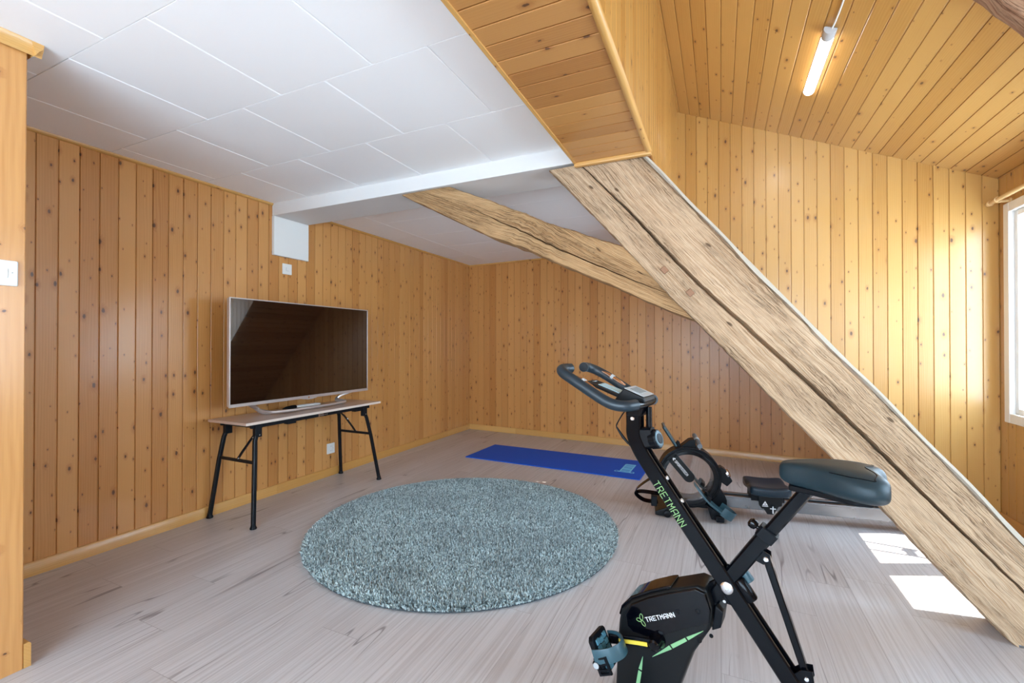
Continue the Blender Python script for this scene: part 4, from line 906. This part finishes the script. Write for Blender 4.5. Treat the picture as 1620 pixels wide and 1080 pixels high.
for s_ in (-1, 1): mb.prism([((e0 + d*x_ + uu*z_).x, (e0 + d*x_ + uu*z_).z) for x_, z_ in ((-0.010, 0.002*s_), (0.004, 0.011*s_+0.002), (0.010, 0.006*s_), (-0.002, -0.001*s_))], -0.0050, -0.0040)
build('lightning_emblem', mb, M_wprint, NB, smooth=0)
# tablet rest, bracket and rowing handle on top of the drum
TH = build('tablet_rest', MB().sweep([(-0.086, 0.09, 0.472), (-0.172, 0.09, 0.606), (-0.176, 0.09, 0.612)], [(-0.095,-0.005),(0.095,-0.005),(0.095,0.005),(-0.095,0.005)], scale=[1, 1, 0.8]), M_teal, R, bevel=0.003)
build('rest_back', MB().sweep([(-0.094, 0.09, 0.468), (-0.180, 0.09, 0.602)], [(-0.097,-0.003),(0.097,-0.003),(0.097,0.003),(-0.097,0.003)]), M_blackm, TH, bevel=0.002)
build('rest_hinge', MB().prism([(-0.10, 0.455), (-0.075, 0.500), (-0.060, 0.492), (-0.055, 0.462)], 0.05, 0.10), M_blackm, R, bevel=0.003)
build('handle_bracket', MB().prism([(-0.060, 0.462), (0.002, 0.515), (0.036, 0.522), (0.045, 0.492), (0.050, 0.455)], 0.030, 0.120), M_blackm, R, bevel=0.004)
HG = build('rowing_handle', MB().cyl((0.066, -0.03, 0.488), (0.066, 0.33, 0.496), 0.0165, 18), M_grip2, R)
build('handle_collar', MB().cyl((0.066, 0.145, 0.4925), (0.066, 0.185, 0.4935), 0.0195, 18), M_lgrey, HG)
bolt(R, (0.045, 0.004, 0.462), 0.004); bolt(R, (0.066, 0.003, 0.460), 0.004)
# resistance dial with a chrome button on the right shoulder of the drum
RD = build('resistance_housing', MB().prism([(0.185, 0.330), (0.215, 0.338), (0.243, 0.320), (0.285, 0.245), (0.250, 0.205), (0.200, 0.240)], 0.03, 0.11), M_blackm, R, bevel=0.006)
build('resistance_dial', MB().lathe((0.252, 0.055, 0.290), (0.85, -0.25, 0.45), [(0, 0.030), (0.010, 0.030), (0.014, 0.026), (0.015, 0.012)], 24), M_chrome, RD)
# rail, seat
RL = build('rail', MB().box((0.20, 0.022, 0.066), (1.42, 0.042, 0.138)), M_alu, R, bevel=0.004)
build('rail', MB().box((0.20, 0.098, 0.066), (1.42, 0.118, 0.138)), M_alu, R, bevel=0.004)
build('rail_bed', MB().box((0.20, 0.042, 0.070), (1.42, 0.098, 0.110)), M_blackm, R)
build('rail_edge', MB().box((0.20, 0.018, 0.134), (1.42, 0.046, 0.146)), M_alu, R, bevel=0.003)
build('rail_edge', MB().box((0.20, 0.094, 0.134), (1.42, 0.122, 0.146)), M_alu, R, bevel=0.003)
build('rear_foot', MB().box((1.36, -0.10, 0.0), (1.41, 0.24, 0.066)), M_blackm, R, bevel=0.008)
CA = build('seat_carriage', MB().prism([(0.436, 0.182), (0.444, 0.106), (0.458, 0.085), (0.470, 0.085), (0.492, 0.050), (0.530, 0.050), (0.560, 0.105), (0.580, 0.112), (0.588, 0.182)], -0.004, 0.008), M_char, R, bevel=0.003)
build('seat_carriage', MB().prism([(0.436, 0.182), (0.444, 0.106), (0.470, 0.085), (0.492, 0.050), (0.530, 0.050), (0.560, 0.105), (0.588, 0.182)], 0.132, 0.144), M_char, R, bevel=0.003)
build('carriage_block', MB().box((0.395, 0.010, 0.130), (0.60, 0.130, 0.182)), M_blackm, R, bevel=0.004)
cxx, czz = 0.478, 0.122
tri = [(cxx-0.017, czz-0.012), (cxx+0.017, czz-0.012), (cxx, czz+0.017)]; wl = build('warning_triangle', MB().prism(tri, -0.0056, -0.0042), M_wprint, CA, smooth=0)
build('warning_mark', MB().prism([(cxx-0.006, czz-0.008), (cxx+0.006, czz-0.008), (cxx+0.002, czz+0.005), (cxx-0.002, czz+0.005)], -0.0064, -0.0052), M_plastd, wl, smooth=0)
build('warning_line', MB().prism([(cxx-0.018, czz-0.020), (cxx+0.018, czz-0.020), (cxx+0.018, czz-0.016), (cxx-0.018, czz-0.016)], -0.0056, -0.0042), M_wprint, wl, smooth=0)
kx, kz = 0.524, 0.088
build('pin_recess', MB().box((kx-0.016, -0.0052, kz+0.004), (kx+0.014, -0.0042, kz+0.032)), M_blackm, CA)
mb = MB().bar((kx, -0.010, kz+0.020), (kx, -0.010, kz-0.028), 0.008, 0.007); mb.bar((kx-0.018, -0.010, kz+0.004), (kx+0.018, -0.010, kz+0.004), 0.008, 0.006); build('lock_pin', mb, M_wprint, CA, bevel=0.002)
def rower_seat():
    rings = []
    for x, w, zt_, zb in ((0.372, 0.128, 0.236, 0.200), (0.380, 0.142, 0.250, 0.190), (0.410, 0.150, 0.250, 0.184), (0.46, 0.152, 0.244, 0.183), (0.52, 0.152, 0.243, 0.183), (0.575, 0.150, 0.249, 0.184), (0.610, 0.142, 0.256, 0.190), (0.624, 0.125, 0.252, 0.200)):
        r_ = []
        for k in range(36):
            a = 2*PI*k/36; c, s = math.cos(a), math.sin(a); yy = w*math.copysign(abs(c)**0.45, c); zz_ = (zt_+zb)/2 + (zt_-zb)/2*math.copysign(abs(s)**0.5, s)
            if s > 0: zz_ -= 0.016*math.exp(-(yy/0.030)**2) + 0.010*math.exp(-((abs(yy)-0.075)/0.035)**2) - 0.008
            xx = x + (0.020*math.exp(-(yy/0.030)**2) if x < 0.40 else 0) - (0.014*math.exp(-(yy/0.030)**2) if x > 0.60 else 0)
            r_.append((xx, 0.055+yy, zz_))
        rings.append(r_)
    return MB().loft(rings)
build('seat', rower_seat(), M_vinyl2, R, smooth=70, subsurf=1)
# footplates on both sides of the rail
for y0, y1 in ((-0.150, -0.026), (0.172, 0.296)):
    pth = [(0.022, 0.245), (0.050, 0.205), (0.085, 0.160), (0.120, 0.125), (0.160, 0.092), (0.200, 0.062), (0.235, 0.040)]
    ym_ = (y0+y1)/2; mb = MB(); rings = []
    for k, (x, z) in enumerate(pth):
        w = (0.026, 0.052, 0.064, 0.066, 0.060, 0.054, 0.048)[k]; n2 = Vector((0.68, 0, 0.73)); p = Vector((x, ym_, z)); h = 0.006
        rings.append([p + Vector((0,-w,0)) - n2*h, p + Vector((0,w,0)) - n2*h, p + Vector((0,w,0)) + n2*h, p + Vector((0,-w,0)) + n2*h])
    FP = build('footplate', mb.loft(rings), M_teal, R, bevel=0.003)
    hc = MB(); arc = [(0.212 + 0.056*math.cos(q), ym_ + 0.054*math.sin(q), 0.074 - 0.036*math.cos(q)) for q in [-PI*0.62 + PI*1.24*k/14 for k in range(15)]]
    hc.sweep(arc, [(-0.030,-0.003),(0.030,-0.003),(0.030,0.003),(-0.030,0.003)], side=(0.55,0,0.83)); build('heel_cup', hc, M_teal, FP, bevel=0.001)
    build('toe_strap', MB().sweep([(0.098, ym_-0.055, 0.140), (0.112, ym_-0.050, 0.172), (0.118, ym_, 0.182), (0.112, ym_+0.050, 0.172), (0.098, ym_+0.055, 0.140)], [(-0.017,-0.0015),(0.017,-0.0015),(0.017,0.0015),(-0.017,0.0015)], side=(0.68,0,-0.73)), M_blackm, FP, smooth=60)
    build('plate_support', MB().prism([(0.10, 0.108), (0.20, 0.050), (0.20, 0.012), (0.13, 0.012)], ym_-0.015, ym_+0.015), M_blackm, R, bevel=0.003)
build('front_crossbar', MB().box((0.155, -0.13, 0.006), (0.205, 0.28, 0.048)), M_blackm, R, bevel=0.006)
build('front_foot', MB().prism([(-0.235, 0.008), (-0.14, 0.000), (-0.10, 0.052), (-0.125, 0.110), (-0.160, 0.066), (-0.235, 0.034)], -0.105, 0.26), M_char, R, bevel=0.006)
mb = MB().box((-0.262, -0.115, 0.070), (-0.222, -0.060, 0.140)); build('wheel_block', mb, M_blackm, R, bevel=0.004)
build('front_wheel', MB().lathe((-0.155, -0.118, 0.0245), (0,1,0), [(0, 0.020), (0.003, 0.024), (0.030, 0.024), (0.033, 0.020)], 20), M_blackm, R)
build('front_wheel', MB().lathe((-0.155, 0.24, 0.0245), (0,1,0), [(0, 0.020), (0.003, 0.024), (0.030, 0.024), (0.033, 0.020)], 20), M_blackm, R)
sp = [(-0.175, -0.085, 0.300), (-0.255, -0.085, 0.262), (-0.330, -0.085, 0.205), (-0.368, -0.085, 0.160), (-0.358, -0.085, 0.130), (-0.310, -0.085, 0.100), (-0.245, -0.085, 0.094), (-0.215, -0.085, 0.096)]
pf = [(-0.022,-0.002),(0.022,-0.002),(0.022,0.002),(-0.022,0.002)]
build('foot_strap', MB().sweep(catmull(sp, 5), pf, side=(0.2,1,0.25)), M_black, R, smooth=60)
build('foot_strap', MB().sweep(catmull([(-0.362, -0.085, 0.152), (-0.33, -0.083, 0.158), (-0.27, -0.08, 0.156), (-0.19, -0.08, 0.150)], 5), pf, side=(0.2,1,0.25)), M_black, R, smooth=60)

# ------------------------------------------------------------------ camera, light, sky
cam = bpy.data.cameras.new('camera'); co = bpy.data.objects.new('camera', cam); C.objects.link(co)
cam.sensor_width = 36; cam.lens = 36*713/1620; cam.clip_start = 0.02; cam.clip_end = 200
co.location = (0, 0, 1.2); co.rotation_euler = (math.radians(90.37), 0, math.radians(24.8)); S.camera = co

sun = bpy.data.lights.new('sun', 'SUN'); sun.energy = 3.6; sun.angle = math.radians(0.25); sun.color = (1.0, 0.96, 0.90)
so = bpy.data.objects.new('sun', sun); C.objects.link(so)
so.rotation_euler = Vector((-0.486, -0.214, -1.0)).to_track_quat('-Z', 'Y').to_euler(); so.location = (6, 6, 9)

w = bpy.data.worlds.new('sky'); S.world = w; w.use_nodes = True; nt = w.node_tree; bg = nt.nodes['Background']
tcw = nt.nodes.new('ShaderNodeTexCoord'); sx = nt.nodes.new('ShaderNodeSeparateXYZ'); nt.links.new(tcw.outputs['Generated'], sx.inputs[0])
rp = nt.nodes.new('ShaderNodeValToRGB'); nt.links.new(sx.outputs[2], rp.inputs[0])
rp.color_ramp.elements[0].position = 0.0; rp.color_ramp.elements[0].color = (0.66, 0.83, 1.0, 1)
rp.color_ramp.elements[1].position = 0.7; rp.color_ramp.elements[1].color = (0.52, 0.76, 1.0, 1)
nt.links.new(rp.outputs[0], bg.inputs['Color']); bg.inputs['Strength'].default_value = 3.2
def portal(name, loc, rot, sx_, sy_):
    l = bpy.data.lights.new(name, 'AREA'); l.shape = 'RECTANGLE'; l.size = sx_; l.size_y = sy_; l.cycles.is_portal = True
    o = bpy.data.objects.new(name, l); C.objects.link(o); o.location = loc; o.rotation_euler = rot
for nme, W in (('window_portal', W1), ('window_portal', W2)):
    portal(nme, (XR+0.11, (W[0]+W[1])/2, (W[2]+W[3])/2), (0, math.radians(90), 0), W[3]-W[2], W[1]-W[0])
portal('window_portal', ((W_FILL[0]+W_FILL[1])/2, YN-0.08, (W_FILL[2]+W_FILL[3])/2), (math.radians(90), 0, 0), W_FILL[1]-W_FILL[0], W_FILL[3]-W_FILL[2])

S.view_settings.view_transform = 'Standard'; S.view_settings.look = 'None'; S.view_settings.gamma = 1.0; S.view_settings.use_curve_mapping = False
S.view_settings.exposure = 2.45
cy = S.cycles; cy.use_denoising = True
try: cy.denoiser = 'OPENIMAGEDENOISE'
except Exception: pass
cy.max_bounces = 10; cy.diffuse_bounces = 6; cy.glossy_bounces = 4; cy.transparent_max_bounces = 16; cy.sample_clamp_indirect = 8.0
